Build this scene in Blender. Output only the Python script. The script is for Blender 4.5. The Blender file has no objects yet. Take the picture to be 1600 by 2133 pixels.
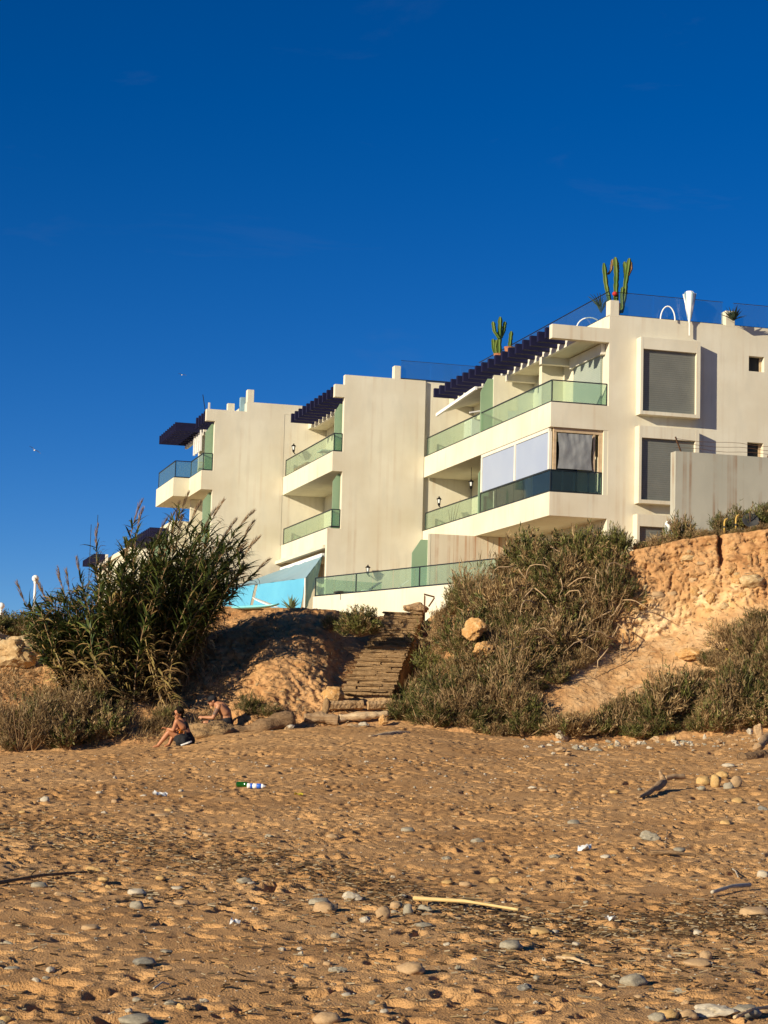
import bpy, bmesh, math, random
import numpy as np
from mathutils import Vector, Matrix, Quaternion
from math import sin, cos, pi, radians, sqrt

scene = bpy.context.scene
COL = scene.collection
random.seed(7)
RNG = np.random.default_rng(7)

# ------------------------------------------------------------------ camera
FOC = 4000.0                      # focal length in pixels of the 1600x2133 photograph
CAM = Vector((0.0, 0.0, 1.6))
PITCH, ROLL = radians(6.43), radians(1.55)
_R0 = Vector((1, 0, 0)); _U0 = Vector((0, -sin(PITCH), cos(PITCH))); FWD = Vector((0, cos(PITCH), sin(PITCH)))
RIGHT = cos(ROLL) * _R0 + sin(ROLL) * _U0
UP = -sin(ROLL) * _R0 + cos(ROLL) * _U0
cam_d = bpy.data.cameras.new('camera')
cam_d.sensor_fit = 'VERTICAL'; cam_d.sensor_height = 36.0; cam_d.lens = 36.0 * FOC / 2133.0
cam_d.clip_start = 0.1; cam_d.clip_end = 4000
cam_o = bpy.data.objects.new('camera', cam_d); COL.objects.link(cam_o)
_m = Matrix((RIGHT, UP, -FWD)).transposed().to_4x4(); _m.translation = CAM
cam_o.matrix_world = _m
scene.camera = cam_o

# ------------------------------------------------------------------ sky, sun, exposure
SUN_EL = radians(18.0)
SUN_H = Vector((-0.759, -0.651, 0)).normalized()
SUN = Vector((SUN_H.x * cos(SUN_EL), SUN_H.y * cos(SUN_EL), sin(SUN_EL)))
world = bpy.data.worlds.new('World'); scene.world = world; world.use_nodes = True
nt = world.node_tree; nt.nodes.clear()
sky = nt.nodes.new('ShaderNodeTexSky'); sky.sky_type = 'NISHITA'; sky.sun_disc = False
sky.sun_elevation = SUN_EL; sky.sun_rotation = math.atan2(SUN_H.x, SUN_H.y)
sky.air_density = 0.6; sky.dust_density = 0.0; sky.ozone_density = 4.5; sky.altitude = 0
hsv = nt.nodes.new('ShaderNodeHueSaturation'); hsv.inputs['Saturation'].default_value = 1.245
hsv.inputs['Value'].default_value = 1.28; hsv.inputs['Hue'].default_value = 0.509
bg = nt.nodes.new('ShaderNodeBackground'); bg.inputs[1].default_value = 0.055
wo = nt.nodes.new('ShaderNodeOutputWorld')
nt.links.new(sky.outputs[0], hsv.inputs['Color'])
# faint high cirrus, spread evenly over the whole sky
tc = nt.nodes.new('ShaderNodeTexCoord'); mp = nt.nodes.new('ShaderNodeMapping')
mp.inputs['Scale'].default_value = (2.2, 2.2, 9.0); mp.inputs['Rotation'].default_value = (0.18, 0.3, 0.4)
cn = nt.nodes.new('ShaderNodeTexNoise'); cn.inputs['Scale'].default_value = 2.3; cn.inputs['Detail'].default_value = 9
cn.inputs['Roughness'].default_value = 0.62; cn.inputs['Distortion'].default_value = 0.8
cr = nt.nodes.new('ShaderNodeValToRGB'); cr.color_ramp.elements[0].position = 0.6; cr.color_ramp.elements[1].position = 0.92
cr.color_ramp.elements[1].color = (0.12, 0.12, 0.12, 1)
cmx = nt.nodes.new('ShaderNodeMixRGB'); cmx.inputs[2].default_value = (2.6, 3.0, 3.6, 1)
nt.links.new(tc.outputs['Generated'], mp.inputs[0]); nt.links.new(mp.outputs[0], cn.inputs['Vector'])
nt.links.new(cn.outputs['Fac'], cr.inputs[0]); nt.links.new(cr.outputs[0], cmx.inputs[0])
nt.links.new(hsv.outputs[0], cmx.inputs[1]); nt.links.new(cmx.outputs[0], bg.inputs[0]); nt.links.new(bg.outputs[0], wo.inputs[0])

sun_d = bpy.data.lights.new('sun', 'SUN'); sun_d.energy = 5.0; sun_d.angle = radians(0.5); sun_d.color = (1.0, 0.87, 0.64)
sun_o = bpy.data.objects.new('sun', sun_d); COL.objects.link(sun_o)
sun_o.rotation_euler = SUN.to_track_quat('Z', 'Y').to_euler(); sun_o.location = (-40, -30, 40)

scene.view_settings.view_transform = 'Standard'; scene.view_settings.look = 'None'
scene.view_settings.exposure = 0.45; scene.view_settings.gamma = 1.0
scene.view_settings.use_curve_mapping = False
scene.render.engine = 'CYCLES'
scene.cycles.use_denoising = True
scene.cycles.max_bounces = 8; scene.cycles.transparent_max_bounces = 24

# ------------------------------------------------------------------ geometry helpers
def ray(px, py):
    return FWD + RIGHT * ((px - 800.0) / FOC) - UP * ((py - 1066.5) / FOC)
def at(px, py, Y):                # the point at ground distance Y seen at that pixel of the photograph
    r = ray(px, py); return CAM + r * (Y / r.y)
RN = np.array(RIGHT); UN = np.array(UP); FN = np.array(FWD); CN = np.array(CAM)
def proj(P):
    d = np.asarray(P) - CN; w = d @ FN
    return 800 + FOC * (d @ RN) / w, 1066.5 - FOC * (d @ UN) / w

def tag(o, label=None, cat=None, group=None, kind=None):
    if label: o['label'] = label
    if cat: o['category'] = cat
    if group: o['group'] = group
    if kind: o['kind'] = kind
    return o
def link(o, parent=None):
    COL.objects.link(o)
    if parent is not None: o.parent = parent
    return o
def thing(name, label, cat, loc=(0, 0, 0), rz=0.0, group=None):
    o = bpy.data.objects.new(name, None); o.empty_display_size = 0.1
    o.location = loc; o.rotation_euler = (0, 0, rz); link(o)
    return tag(o, label, cat, group)
def mesh_np(name, V, Fq, smooth=False, col=None):
    """fast mesh from arrays; Fq is (n,3) or (n,4)"""
    V = np.ascontiguousarray(V, dtype=np.float32); Fq = np.ascontiguousarray(Fq, dtype=np.int32)
    me = bpy.data.meshes.new(name); k = Fq.shape[1]; n = Fq.shape[0]
    me.vertices.add(len(V)); me.vertices.foreach_set('co', V.ravel())
    me.loops.add(n * k); me.loops.foreach_set('vertex_index', Fq.ravel())
    me.polygons.add(n); me.polygons.foreach_set('loop_start', np.arange(0, n * k, k, dtype=np.int32))
    me.polygons.foreach_set('loop_total', np.full(n, k, dtype=np.int32))
    if smooth: me.polygons.foreach_set('use_smooth', np.ones(n, dtype=bool))
    me.update(calc_edges=True)
    if col is not None:
        a = me.color_attributes.new('Col', 'FLOAT_COLOR', 'POINT')
        c = np.ones((len(V), 4), dtype=np.float32); c[:, :3] = col
        a.data.foreach_set('color', c.ravel())
    return me
def obj(name, me, mat, parent=None, loc=None, rot=None, scale=None):
    if mat is not None and len(me.materials) == 0: me.materials.append(mat)
    o = bpy.data.objects.new(name, me)
    if loc is not None: o.location = loc
    if rot is not None: o.rotation_euler = rot
    if scale is not None: o.scale = scale
    return link(o, parent)

class MB:
    """collects shapes for ONE mesh"""
    def __init__(s): s.v = []; s.f = []
    def add(s, vs, fs):
        n = len(s.v); s.v += [tuple(p) for p in vs]; s.f += [tuple(i + n for i in f) for f in fs]; return s
    def box(s, x0, x1, y0, y1, z0, z1):
        return s.add([(x0, y0, z0), (x1, y0, z0), (x1, y1, z0), (x0, y1, z0), (x0, y0, z1), (x1, y0, z1), (x1, y1, z1), (x0, y1, z1)],
                     [(3, 2, 1, 0), (4, 5, 6, 7), (0, 1, 5, 4), (1, 2, 6, 5), (2, 3, 7, 6), (3, 0, 4, 7)])
    def bar(s, a, b, w, h, up=(0, 0, 1)):
        a = Vector(a); b = Vector(b); d = (b - a).normalized(); upv = Vector(up)
        if abs(d.dot(upv)) > 0.98: upv = Vector((0, 1, 0))
        x = d.cross(upv).normalized() * (w / 2); y = x.cross(d).normalized() * (h / 2)
        return s.add([a - x - y, a + x - y, a + x + y, a - x + y, b - x - y, b + x - y, b + x + y, b - x + y],
                     [(0, 1, 2, 3), (7, 6, 5, 4), (4, 5, 1, 0), (5, 6, 2, 1), (6, 7, 3, 2), (7, 4, 0, 3)])
    def tube(s, pts, rad, n=8, cap=True):
        pts = [Vector(p) for p in pts]
        if not hasattr(rad, '__len__'): rad = [rad] * len(pts)
        vs = []; fs = []; prev = None
        for i, p in enumerate(pts):
            d = (pts[min(i + 1, len(pts) - 1)] - pts[max(i - 1, 0)]).normalized()
            if prev is None:
                x = d.orthogonal().normalized()
            else:
                x = (prev - d * prev.dot(d)).normalized()
            prev = x; y = d.cross(x)
            for k in range(n):
                a = 2 * pi * k / n; vs.append(p + (x * cos(a) + y * sin(a)) * rad[i])
        for i in range(len(pts) - 1):
            for k in range(n):
                fs.append((i * n + k, i * n + (k + 1) % n, (i + 1) * n + (k + 1) % n, (i + 1) * n + k))
        if cap:
            fs.append(tuple(range(n - 1, -1, -1))); fs.append(tuple((len(pts) - 1) * n + k for k in range(n)))
        return s.add(vs, fs)
    def lathe(s, prof, n=16, cen=(0, 0, 0)):
        vs = []; fs = []
        for r, z in prof:
            for k in range(n): vs.append((cen[0] + r * cos(2 * pi * k / n), cen[1] + r * sin(2 * pi * k / n), cen[2] + z))
        for i in range(len(prof) - 1):
            for k in range(n): fs.append((i * n + k, i * n + (k + 1) % n, (i + 1) * n + (k + 1) % n, (i + 1) * n + k))
        fs.append(tuple(range(n - 1, -1, -1))); fs.append(tuple((len(prof) - 1) * n + k for k in range(n)))
        return s.add(vs, fs)
    def ell(s, c, r, n=12, m=8, rot=None):
        vs = []; fs = []; c = Vector(c)
        for i in range(m + 1):
            t = pi * i / m
            for k in range(n):
                p = Vector((r[0] * sin(t) * cos(2 * pi * k / n), r[1] * sin(t) * sin(2 * pi * k / n), -r[2] * cos(t)))
                if rot is not None: p = rot @ p
                vs.append(c + p)
        for i in range(m):
            for k in range(n): fs.append((i * n + k, i * n + (k + 1) % n, (i + 1) * n + (k + 1) % n, (i + 1) * n + k))
        return s.add(vs, fs)
    def mesh(s, name, smooth=False):
        me = bpy.data.meshes.new(name); me.from_pydata(s.v, [], s.f); me.update()
        if smooth:
            me.polygons.foreach_set('use_smooth', np.ones(len(me.polygons), dtype=bool))
        return me
    def build(s, name, mat, parent=None, smooth=False, bevel=0, loc=None, rot=None):
        me = s.mesh(name, smooth)
        if bevel:
            bm = bmesh.new(); bm.from_mesh(me); bmesh.ops.remove_doubles(bm, verts=bm.verts, dist=1e-5)
            bmesh.ops.bevel(bm, geom=bm.edges[:], offset=bevel, segments=1, affect='EDGES'); bm.to_mesh(me); bm.free()
        return obj(name, me, mat, parent, loc, rot)

# noise
_perm = RNG.permutation(256).astype(np.int32); _perm = np.concatenate([_perm, _perm, _perm])
_g3 = RNG.normal(size=(256, 3)); _g3 /= np.linalg.norm(_g3, axis=1)[:, None]
def perlin(x, y, z=0.0):
    x, y, z = np.broadcast_arrays(np.asarray(x, float), np.asarray(y, float), np.asarray(z, float))
    xi = np.floor(x).astype(int); yi = np.floor(y).astype(int); zi = np.floor(z).astype(int)
    xf = x - xi; yf = y - yi; zf = z - zi
    fu = xf * xf * xf * (xf * (xf * 6 - 15) + 10); fv = yf * yf * yf * (yf * (yf * 6 - 15) + 10); fw = zf * zf * zf * (zf * (zf * 6 - 15) + 10)
    def g(i, j, k):
        h = _perm[_perm[_perm[(xi + i) & 255] + ((yi + j) & 255)] + ((zi + k) & 255)]
        G = _g3[h]; return G[..., 0] * (xf - i) + G[..., 1] * (yf - j) + G[..., 2] * (zf - k)
    def L(a, b, t): return a + t * (b - a)
    return L(L(L(g(0, 0, 0), g(1, 0, 0), fu), L(g(0, 1, 0), g(1, 1, 0), fu), fv),
             L(L(g(0, 0, 1), g(1, 0, 1), fu), L(g(0, 1, 1), g(1, 1, 1), fu), fv), fw) * 1.6
def fbm(x, y, z=0.0, o=4, rough=0.5):
    s = 0; a = 1.0; f = 1.0
    for i in range(o):
        s = s + a * perlin(np.asarray(x) * f + 17.3 * i, np.asarray(y) * f - 9.1 * i, np.asarray(z) * f + 5.7 * i); a *= rough; f *= 2.03
    return s
def sstep(a, b, x):
    t = np.clip((np.asarray(x, float) - a) / (b - a), 0, 1); return t * t * (3 - 2 * t)

# ------------------------------------------------------------------ materials
M = {}
def nodes_of(name):
    m = bpy.data.materials.new(name); m.use_nodes = True; M[name] = m
    t = m.node_tree; return m, t, t.nodes['Principled BSDF'], t.nodes['Material Output']
def nnew(t, k, **kw):
    n = t.nodes.new(k)
    for a, b in kw.items():
        if a in n.inputs: n.inputs[a].default_value = b
        else: setattr(n, a, b)
    return n
def noise_mix(t, c1, c2, scale, lo=0.4, hi=0.62, detail=5, coords='Object', stretch=None, dist=0.0):
    tc = nnew(t, 'ShaderNodeTexCoord'); n = nnew(t, 'ShaderNodeTexNoise', Scale=scale, Detail=detail, Distortion=dist)
    src = tc.outputs[coords]
    if stretch:
        mp = nnew(t, 'ShaderNodeMapping', Scale=stretch); t.links.new(src, mp.inputs[0]); src = mp.outputs[0]
    t.links.new(src, n.inputs['Vector'])
    r = nnew(t, 'ShaderNodeValToRGB'); r.color_ramp.elements[0].position = lo; r.color_ramp.elements[1].position = hi
    t.links.new(n.outputs['Fac'], r.inputs[0])
    mx = nnew(t, 'ShaderNodeMixRGB'); t.links.new(r.outputs[0], mx.inputs[0])
    for i, c in ((1, c1), (2, c2)):
        if isinstance(c, tuple): mx.inputs[i].default_value = (*c, 1)
        else: t.links.new(c, mx.inputs[i])
    return mx.outputs[0]
def add_bump(t, b, scale, strength, dist=0.02, detail=6, coords='Object', stretch=None):
    tc = nnew(t, 'ShaderNodeTexCoord'); n = nnew(t, 'ShaderNodeTexNoise', Scale=scale, Detail=detail)
    src = tc.outputs[coords]
    if stretch:
        mp = nnew(t, 'ShaderNodeMapping', Scale=stretch); t.links.new(src, mp.inputs[0]); src = mp.outputs[0]
    t.links.new(src, n.inputs['Vector'])
    bp = nnew(t, 'ShaderNodeBump', Strength=strength, Distance=dist)
    t.links.new(n.outputs['Fac'], bp.inputs['Height']); t.links.new(bp.outputs[0], b.inputs['Normal'])
def mat(name, c1, c2=None, rough=0.8, scale=3.0, lo=0.35, hi=0.65, bump=None, stretch=None, spec=0.3, metal=0.0, detail=5):
    m, t, b, o = nodes_of(name)
    b.inputs['Roughness'].default_value = rough; b.inputs['Specular IOR Level'].default_value = spec; b.inputs['Metallic'].default_value = metal
    if c2 is None: b.inputs['Base Color'].default_value = (*c1, 1)
    else: t.links.new(noise_mix(t, c1, c2, scale, lo, hi, stretch=stretch, detail=detail), b.inputs['Base Color'])
    if bump: add_bump(t, b, *bump, stretch=stretch)
    return m
def stucco(name, base, dirt, rust, amt=0.5, fq=1.0):
    m, t, b, o = nodes_of(name)
    b.inputs['Roughness'].default_value = 0.9; b.inputs['Specular IOR Level'].default_value = 0.15
    a = noise_mix(t, base, dirt, 0.45, 0.40, 0.68, detail=9)                                  # cloudy weathering
    a2 = noise_mix(t, a, tuple(x * 0.86 for x in base), 2.4, 0.5, 0.8, detail=6, stretch=(1, 1, 0.35))
    tc = nnew(t, 'ShaderNodeTexCoord'); mp = nnew(t, 'ShaderNodeMapping', Scale=(2.6 * fq, 2.6 * fq, 0.07))
    n = nnew(t, 'ShaderNodeTexNoise', Scale=1.6, Detail=6); t.links.new(tc.outputs['Object'], mp.inputs[0]); t.links.new(mp.outputs[0], n.inputs['Vector'])
    r = nnew(t, 'ShaderNodeValToRGB'); r.color_ramp.elements[0].position = 0.52; r.color_ramp.elements[1].position = 0.70
    r.color_ramp.elements[1].color = (amt, amt, amt, 1); t.links.new(n.outputs['Fac'], r.inputs[0])
    pn = nnew(t, 'ShaderNodeTexNoise', Scale=0.7, Detail=4); t.links.new(tc.outputs['Object'], pn.inputs['Vector']); pr_ = nnew(t, 'ShaderNodeMapRange'); pr_.inputs[1].default_value = 0.4; pr_.inputs[2].default_value = 0.62; t.links.new(pn.outputs['Fac'], pr_.inputs[0])
    pm = nnew(t, 'ShaderNodeMath', operation='MULTIPLY'); t.links.new(r.outputs[0], pm.inputs[0]); t.links.new(pr_.outputs[0], pm.inputs[1])
    mx = nnew(t, 'ShaderNodeMixRGB'); mx.inputs[2].default_value = (*rust, 1)
    t.links.new(pm.outputs[0], mx.inputs[0]); t.links.new(a2, mx.inputs[1]); t.links.new(mx.outputs[0], b.inputs['Base Color'])
    add_bump(t, b, 14.0, 0.25, 0.01)
    return m
stucco('stucco', (0.70, 0.66, 0.535), (0.60, 0.54, 0.41), (0.43, 0.28, 0.15), 0.36, 1.3)
stucco('stucco_white', (0.68, 0.65, 0.52), (0.62, 0.58, 0.44), (0.50, 0.37, 0.22), 0.4, 1.4)
stucco('stucco_rust', (0.60, 0.54, 0.42), (0.52, 0.45, 0.34), (0.34, 0.14, 0.05), 0.95, 2.2)
stucco('stucco_grey', (0.43, 0.42, 0.35), (0.35, 0.345, 0.29), (0.25, 0.15, 0.085), 0.85, 1.6)
mat('white_paint', (0.72, 0.70, 0.62), (0.64, 0.61, 0.53), 0.6, 2.0)
mat('navy', (0.006, 0.007, 0.032), (0.010, 0.010, 0.045), 0.75, 3.0, spec=0.2)
mat('royal_blue', (0.02, 0.03, 0.28), (0.03, 0.03, 0.2), 0.7, 3.0)
mat('rail_dark', (0.035, 0.045, 0.05), None, 0.45, metal=0.6)
mat('rail_grey', (0.18, 0.19, 0.18), None, 0.45, metal=0.5)
mat('divider', (0.24, 0.36, 0.23), (0.28, 0.40, 0.26), 0.3, 1.0)
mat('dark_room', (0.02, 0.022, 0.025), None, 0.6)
mat('lantern_black', (0.012, 0.012, 0.013), None, 0.5, metal=0.4)
mat('lamp_glass', (0.75, 0.78, 0.78), None, 0.2)
mat('wood_frame', (0.55, 0.42, 0.28), (0.45, 0.33, 0.2), 0.7, 6.0)
mat('terracotta', (0.42, 0.17, 0.08), (0.34, 0.13, 0.06), 0.85, 6.0)
def slatted(name, c1, c2, per_m, rough=0.55):
    m, t, b, o = nodes_of(name); b.inputs['Roughness'].default_value = rough
    tc = nnew(t, 'ShaderNodeTexCoord'); sx = nnew(t, 'ShaderNodeSeparateXYZ'); t.links.new(tc.outputs['Object'], sx.inputs[0])
    mu = nnew(t, 'ShaderNodeMath', operation='MULTIPLY'); mu.inputs[1].default_value = per_m; t.links.new(sx.outputs['Z'], mu.inputs[0])
    fr = nnew(t, 'ShaderNodeMath', operation='FRACT'); t.links.new(mu.outputs[0], fr.inputs[0])
    gt = nnew(t, 'ShaderNodeMath', operation='GREATER_THAN'); gt.inputs[1].default_value = 0.72; t.links.new(fr.outputs[0], gt.inputs[0])
    mg = nnew(t, 'ShaderNodeMixRGB', blend_type='MULTIPLY'); mg.inputs[2].default_value = (0.82, 0.82, 0.82, 1); t.links.new(gt.outputs[0], mg.inputs[0]); t.links.new(noise_mix(t, c1, c2, 1.5, 0.35, 0.65), mg.inputs[1])
    t.links.new(mg.outputs[0], b.inputs['Base Color'])
    bp = nnew(t, 'ShaderNodeBump', Strength=0.8, Distance=0.02); t.links.new(fr.outputs[0], bp.inputs['Height']); t.links.new(bp.outputs[0], b.inputs['Normal'])
    return m
slatted('shutter', (0.165, 0.175, 0.16), (0.20, 0.21, 0.19), 14)
slatted('shutter_green', (0.34, 0.40, 0.35), (0.38, 0.43, 0.38), 16)
mat('blind', (0.33, 0.39, 0.52), (0.36, 0.42, 0.54), 0.35, 0.8, spec=0.5)
mat('grey_cloth', (0.20, 0.21, 0.22), (0.25, 0.26, 0.27), 0.7, 3.0, bump=(2.0, 0.35, 0.05), stretch=(2, 2, 1.0))
def glass(name, tint, film, film_fac, ior=1.4):
    m, t, b, o = nodes_of(name); t.nodes.remove(b)
    tr = nnew(t, 'ShaderNodeBsdfTransparent'); tr.inputs[0].default_value = (*tint, 1)
    df = nnew(t, 'ShaderNodeBsdfDiffuse'); df.inputs[0].default_value = (*film, 1)
    gl = nnew(t, 'ShaderNodeBsdfGlossy'); gl.inputs['Roughness'].default_value = 0.04
    m1 = nnew(t, 'ShaderNodeMixShader'); m1.inputs[0].default_value = film_fac
    t.links.new(tr.outputs[0], m1.inputs[1]); t.links.new(df.outputs[0], m1.inputs[2])
    lw = nnew(t, 'ShaderNodeLayerWeight', Blend=0.5); pw_ = nnew(t, 'ShaderNodeMath', operation='POWER'); pw_.inputs[1].default_value = 4.5; t.links.new(lw.outputs['Facing'], pw_.inputs[0])
    fr = nnew(t, 'ShaderNodeMath', operation='MULTIPLY_ADD'); fr.inputs[1].default_value = 0.7 * (ior - 1) / 0.4; fr.inputs[2].default_value = 0.035; t.links.new(pw_.outputs[0], fr.inputs[0]); m2 = nnew(t, 'ShaderNodeMixShader')
    t.links.new(fr.outputs[0], m2.inputs[0]); t.links.new(m1.outputs[0], m2.inputs[1]); t.links.new(gl.outputs[0], m2.inputs[2])
    t.links.new(m2.outputs[0], o.inputs['Surface']); return m
glass('glass_green', (0.80, 0.90, 0.82), (0.40, 0.52, 0.42), 0.10, 1.25)
glass('glass_blue', (0.86, 0.91, 0.93), (0.16, 0.28, 0.38), 0.05, 1.15)
glass('glass_window', (0.66, 0.76, 0.71), (0.20, 0.27, 0.23), 0.07, 1.35)
glass('glass_bottle', (0.10, 0.42, 0.08), (0.02, 0.15, 0.02), 0.3)
def ground_mat(name, cols, scales, bump, rough=0.95):
    """cols: base, then (colour, scale, lo, hi) layers"""
    m, t, b, o = nodes_of(name); b.inputs['Roughness'].default_value = rough; b.inputs['Specular IOR Level'].default_value = 0.12
    c = cols[0]
    for (cc, sc, lo, hi) in scales: c = noise_mix(t, c, cc, sc, lo, hi, detail=7)
    t.links.new(c, b.inputs['Base Color']); add_bump(t, b, *bump); return m
ground_mat('sand', [(0.54, 0.31, 0.132)], [((0.43, 0.235, 0.095), 0.35, 0.42, 0.62), ((0.53, 0.325, 0.155), 1.1, 0.5, 0.75), ((0.31, 0.16, 0.062), 7.0, 0.58, 0.8), ((0.58, 0.36, 0.18), 46.0, 0.6, 0.8)], (70.0, 0.8, 0.025))
ground_mat('sand_plain', [(0.50, 0.265, 0.108)], [((0.42, 0.21, 0.08), 0.2, 0.40, 0.64)], (6.0, 0.8, 0.08))
ground_mat('plateau_soil', [(0.36, 0.20, 0.09)], [((0.45, 0.27, 0.13), 0.4, 0.40, 0.64)], (6.0, 0.6, 0.05))
# bank earth: red-brown clay above, a paler chalky stratum below the cliff lip, pebbly grain
m, t, b, o = nodes_of('bank_earth'); b.inputs['Roughness'].default_value = 0.95; b.inputs['Specular IOR Level'].default_value = 0.1
c = noise_mix(t, (0.42, 0.225, 0.095), (0.50, 0.29, 0.135), 0.5, 0.38, 0.62, detail=8)
c = noise_mix(t, c, (0.34, 0.165, 0.065), 1.4, 0.5, 0.72, detail=8)
c = noise_mix(t, c, (0.52, 0.31, 0.14), 6.0, 0.5, 0.75, detail=9)
c = noise_mix(t, c, (0.27, 0.13, 0.055), 11.0, 0.55, 0.78, detail=8)
at_ = nnew(t, 'ShaderNodeAttribute', attribute_name='Col'); sp = nnew(t, 'ShaderNodeSeparateColor'); t.links.new(at_.outputs['Color'], sp.inputs[0])
pale = noise_mix(t, (0.74, 0.53, 0.30), (0.60, 0.36, 0.16), 1.8, 0.42, 0.6, detail=8)
mx = nnew(t, 'ShaderNodeMixRGB'); t.links.new(sp.outputs[0], mx.inputs[0]); t.links.new(c, mx.inputs[1]); t.links.new(pale, mx.inputs[2])
t.links.new(mx.outputs[0], b.inputs['Base Color']); add_bump(t, b, 8.0, 0.9, 0.06, detail=12)
ground_mat('rock_cream', [(0.50, 0.36, 0.19)], [((0.40, 0.25, 0.115), 1.6, 0.4, 0.66), ((0.56, 0.43, 0.25), 5.0, 0.5, 0.7)], (7.0, 0.8, 0.05))
ground_mat('rock_ochre', [(0.48, 0.28, 0.11)], [((0.44, 0.23, 0.08), 2.2, 0.4, 0.66), ((0.62, 0.42, 0.22), 7.0, 0.5, 0.7)], (9.0, 0.8, 0.04))
ground_mat('stair_stone', [(0.43, 0.28, 0.145)], [((0.33, 0.205, 0.10), 2.6, 0.4, 0.62), ((0.46, 0.31, 0.17), 9.0, 0.5, 0.7)], (16.0, 1.0, 0.05))
for nm, a_, b_ in (('pebble_grey', (0.25, 0.22, 0.165), (0.34, 0.30, 0.22)), ('pebble_tan', (0.46, 0.31, 0.17), (0.38, 0.25, 0.13)),
                   ('pebble_white', (0.50, 0.44, 0.34), (0.42, 0.36, 0.27)), ('pebble_dark', (0.16, 0.15, 0.13), (0.23, 0.21, 0.17)),
                   ('pebble_ochre', (0.54, 0.36, 0.15), (0.42, 0.26, 0.10))):
    mat(nm, a_, b_, 0.75, 9.0, bump=(22.0, 0.4, 0.01))
mat('driftwood', (0.44, 0.30, 0.17), (0.30, 0.18, 0.09), 0.85, 3.0, bump=(9.0, 0.9, 0.04), stretch=(1, 6, 6))
mat('driftwood_pale', (0.66, 0.50, 0.31), (0.48, 0.33, 0.18), 0.85, 3.0, bump=(9.0, 0.8, 0.03), stretch=(1, 6, 6))
mat('bark_dark', (0.20, 0.12, 0.06), (0.30, 0.19, 0.10), 0.95, 4.0, bump=(8.0, 1.0, 0.06), stretch=(1, 5, 5))
mat('root_fibre', (0.26, 0.16, 0.075), (0.36, 0.23, 0.11), 0.95, 8.0, bump=(18.0, 1.0, 0.06))
mat('cane_dry', (0.66, 0.49, 0.22), (0.54, 0.37, 0.15), 0.6, 5.0)
mat('twig', (0.34, 0.22, 0.11), (0.24, 0.15, 0.075), 0.9, 6.0)
mat('bare_branch', (0.46, 0.33, 0.20), (0.32, 0.21, 0.11), 0.9, 6.0)
def leaf_mat(name, trans=0.25, rough=0.55):
    m, t, b, o = nodes_of(name); b.inputs['Roughness'].default_value = rough; b.inputs['Specular IOR Level'].default_value = 0.25
    a = nnew(t, 'ShaderNodeAttribute', attribute_name='Col'); oi = nnew(t, 'ShaderNodeObjectInfo')
    h = nnew(t, 'ShaderNodeHueSaturation'); mr = nnew(t, 'ShaderNodeMapRange'); mr.inputs[3].default_value = 0.75; mr.inputs[4].default_value = 1.25
    t.links.new(oi.outputs['Random'], mr.inputs[0]); t.links.new(mr.outputs[0], h.inputs['Value']); t.links.new(a.outputs['Color'], h.inputs['Color'])
    t.links.new(h.outputs[0], b.inputs['Base Color'])
    tr = nnew(t, 'ShaderNodeBsdfTranslucent'); t.links.new(h.outputs[0], tr.inputs[0])
    mxs = nnew(t, 'ShaderNodeMixShader'); mxs.inputs[0].default_value = trans
    t.links.new(b.outputs[0], mxs.inputs[1]); t.links.new(tr.outputs[0], mxs.inputs[2]); t.links.new(mxs.outputs[0], o.inputs['Surface']); return m
leaf_mat('leaf'); leaf_mat('reed_leaf', 0.2, 0.45); leaf_mat('plume', 0.3, 0.9)
mat('cactus_skin', (0.07, 0.13, 0.025), (0.15, 0.19, 0.045), 0.55, 3.0, stretch=(1, 1, 0.4))
mat('cactus_dry', (0.20, 0.10, 0.06), (0.26, 0.17, 0.07), 0.8, 3.0)
mat('agave', (0.16, 0.22, 0.12), (0.22, 0.27, 0.14), 0.5, 3.0)
mat('palm', (0.03, 0.05, 0.03), None, 0.6)
mat('red_flower', (0.45, 0.03, 0.02), None, 0.6)
mat('tarp_blue', (0.12, 0.42, 0.60), (0.10, 0.37, 0.56), 0.55, 0.8, bump=(2.5, 0.5, 0.05))
mat('tarp_grey', (0.24, 0.36, 0.42), (0.20, 0.33, 0.40), 0.7, 0.8, bump=(2.5, 0.5, 0.05))
mat('tarp_teal', (0.28, 0.46, 0.42), None, 0.7, bump=(2.0, 0.5, 0.05))
mat('surf_turquoise', (0.18, 0.58, 0.64), (0.22, 0.62, 0.68), 0.25, 1.0, spec=0.5)
mat('plastic_white', (0.82, 0.82, 0.80), None, 0.35)
mat('plastic_blue', (0.03, 0.12, 0.55), None, 0.35)
mat('plastic_yellow', (0.75, 0.60, 0.06), None, 0.4)
mat('skin', (0.46, 0.20, 0.095), (0.40, 0.165, 0.075), 0.5, 6.0, spec=0.35)
mat('skin_tan', (0.44, 0.21, 0.11), (0.38, 0.17, 0.085), 0.5, 6.0, spec=0.35)
mat('hair', (0.008, 0.006, 0.005), (0.018, 0.013, 0.009), 0.9, spec=0.05, scale=30.0, bump=(50.0, 1.0, 0.02))
mat('black_fabric', (0.012, 0.013, 0.015), (0.02, 0.02, 0.024), 0.85, 8.0, bump=(14.0, 0.5, 0.02))
mat('orange_fabric', (0.75, 0.22, 0.02), None, 0.8)
mat('yellow_cloth', (0.62, 0.46, 0.16), (0.55, 0.36, 0.12), 0.85, 4.0, bump=(9.0, 0.8, 0.04))
mat('rust_metal', (0.10, 0.055, 0.03), (0.16, 0.08, 0.04), 0.8, 8.0)
mat('yellow_pipe', (0.55, 0.36, 0.08), (0.42, 0.27, 0.07), 0.6, 6.0)
mat('gull_white', (0.75, 0.75, 0.74), None, 0.8); mat('gull_grey', (0.14, 0.15, 0.17), None, 0.8)
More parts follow.
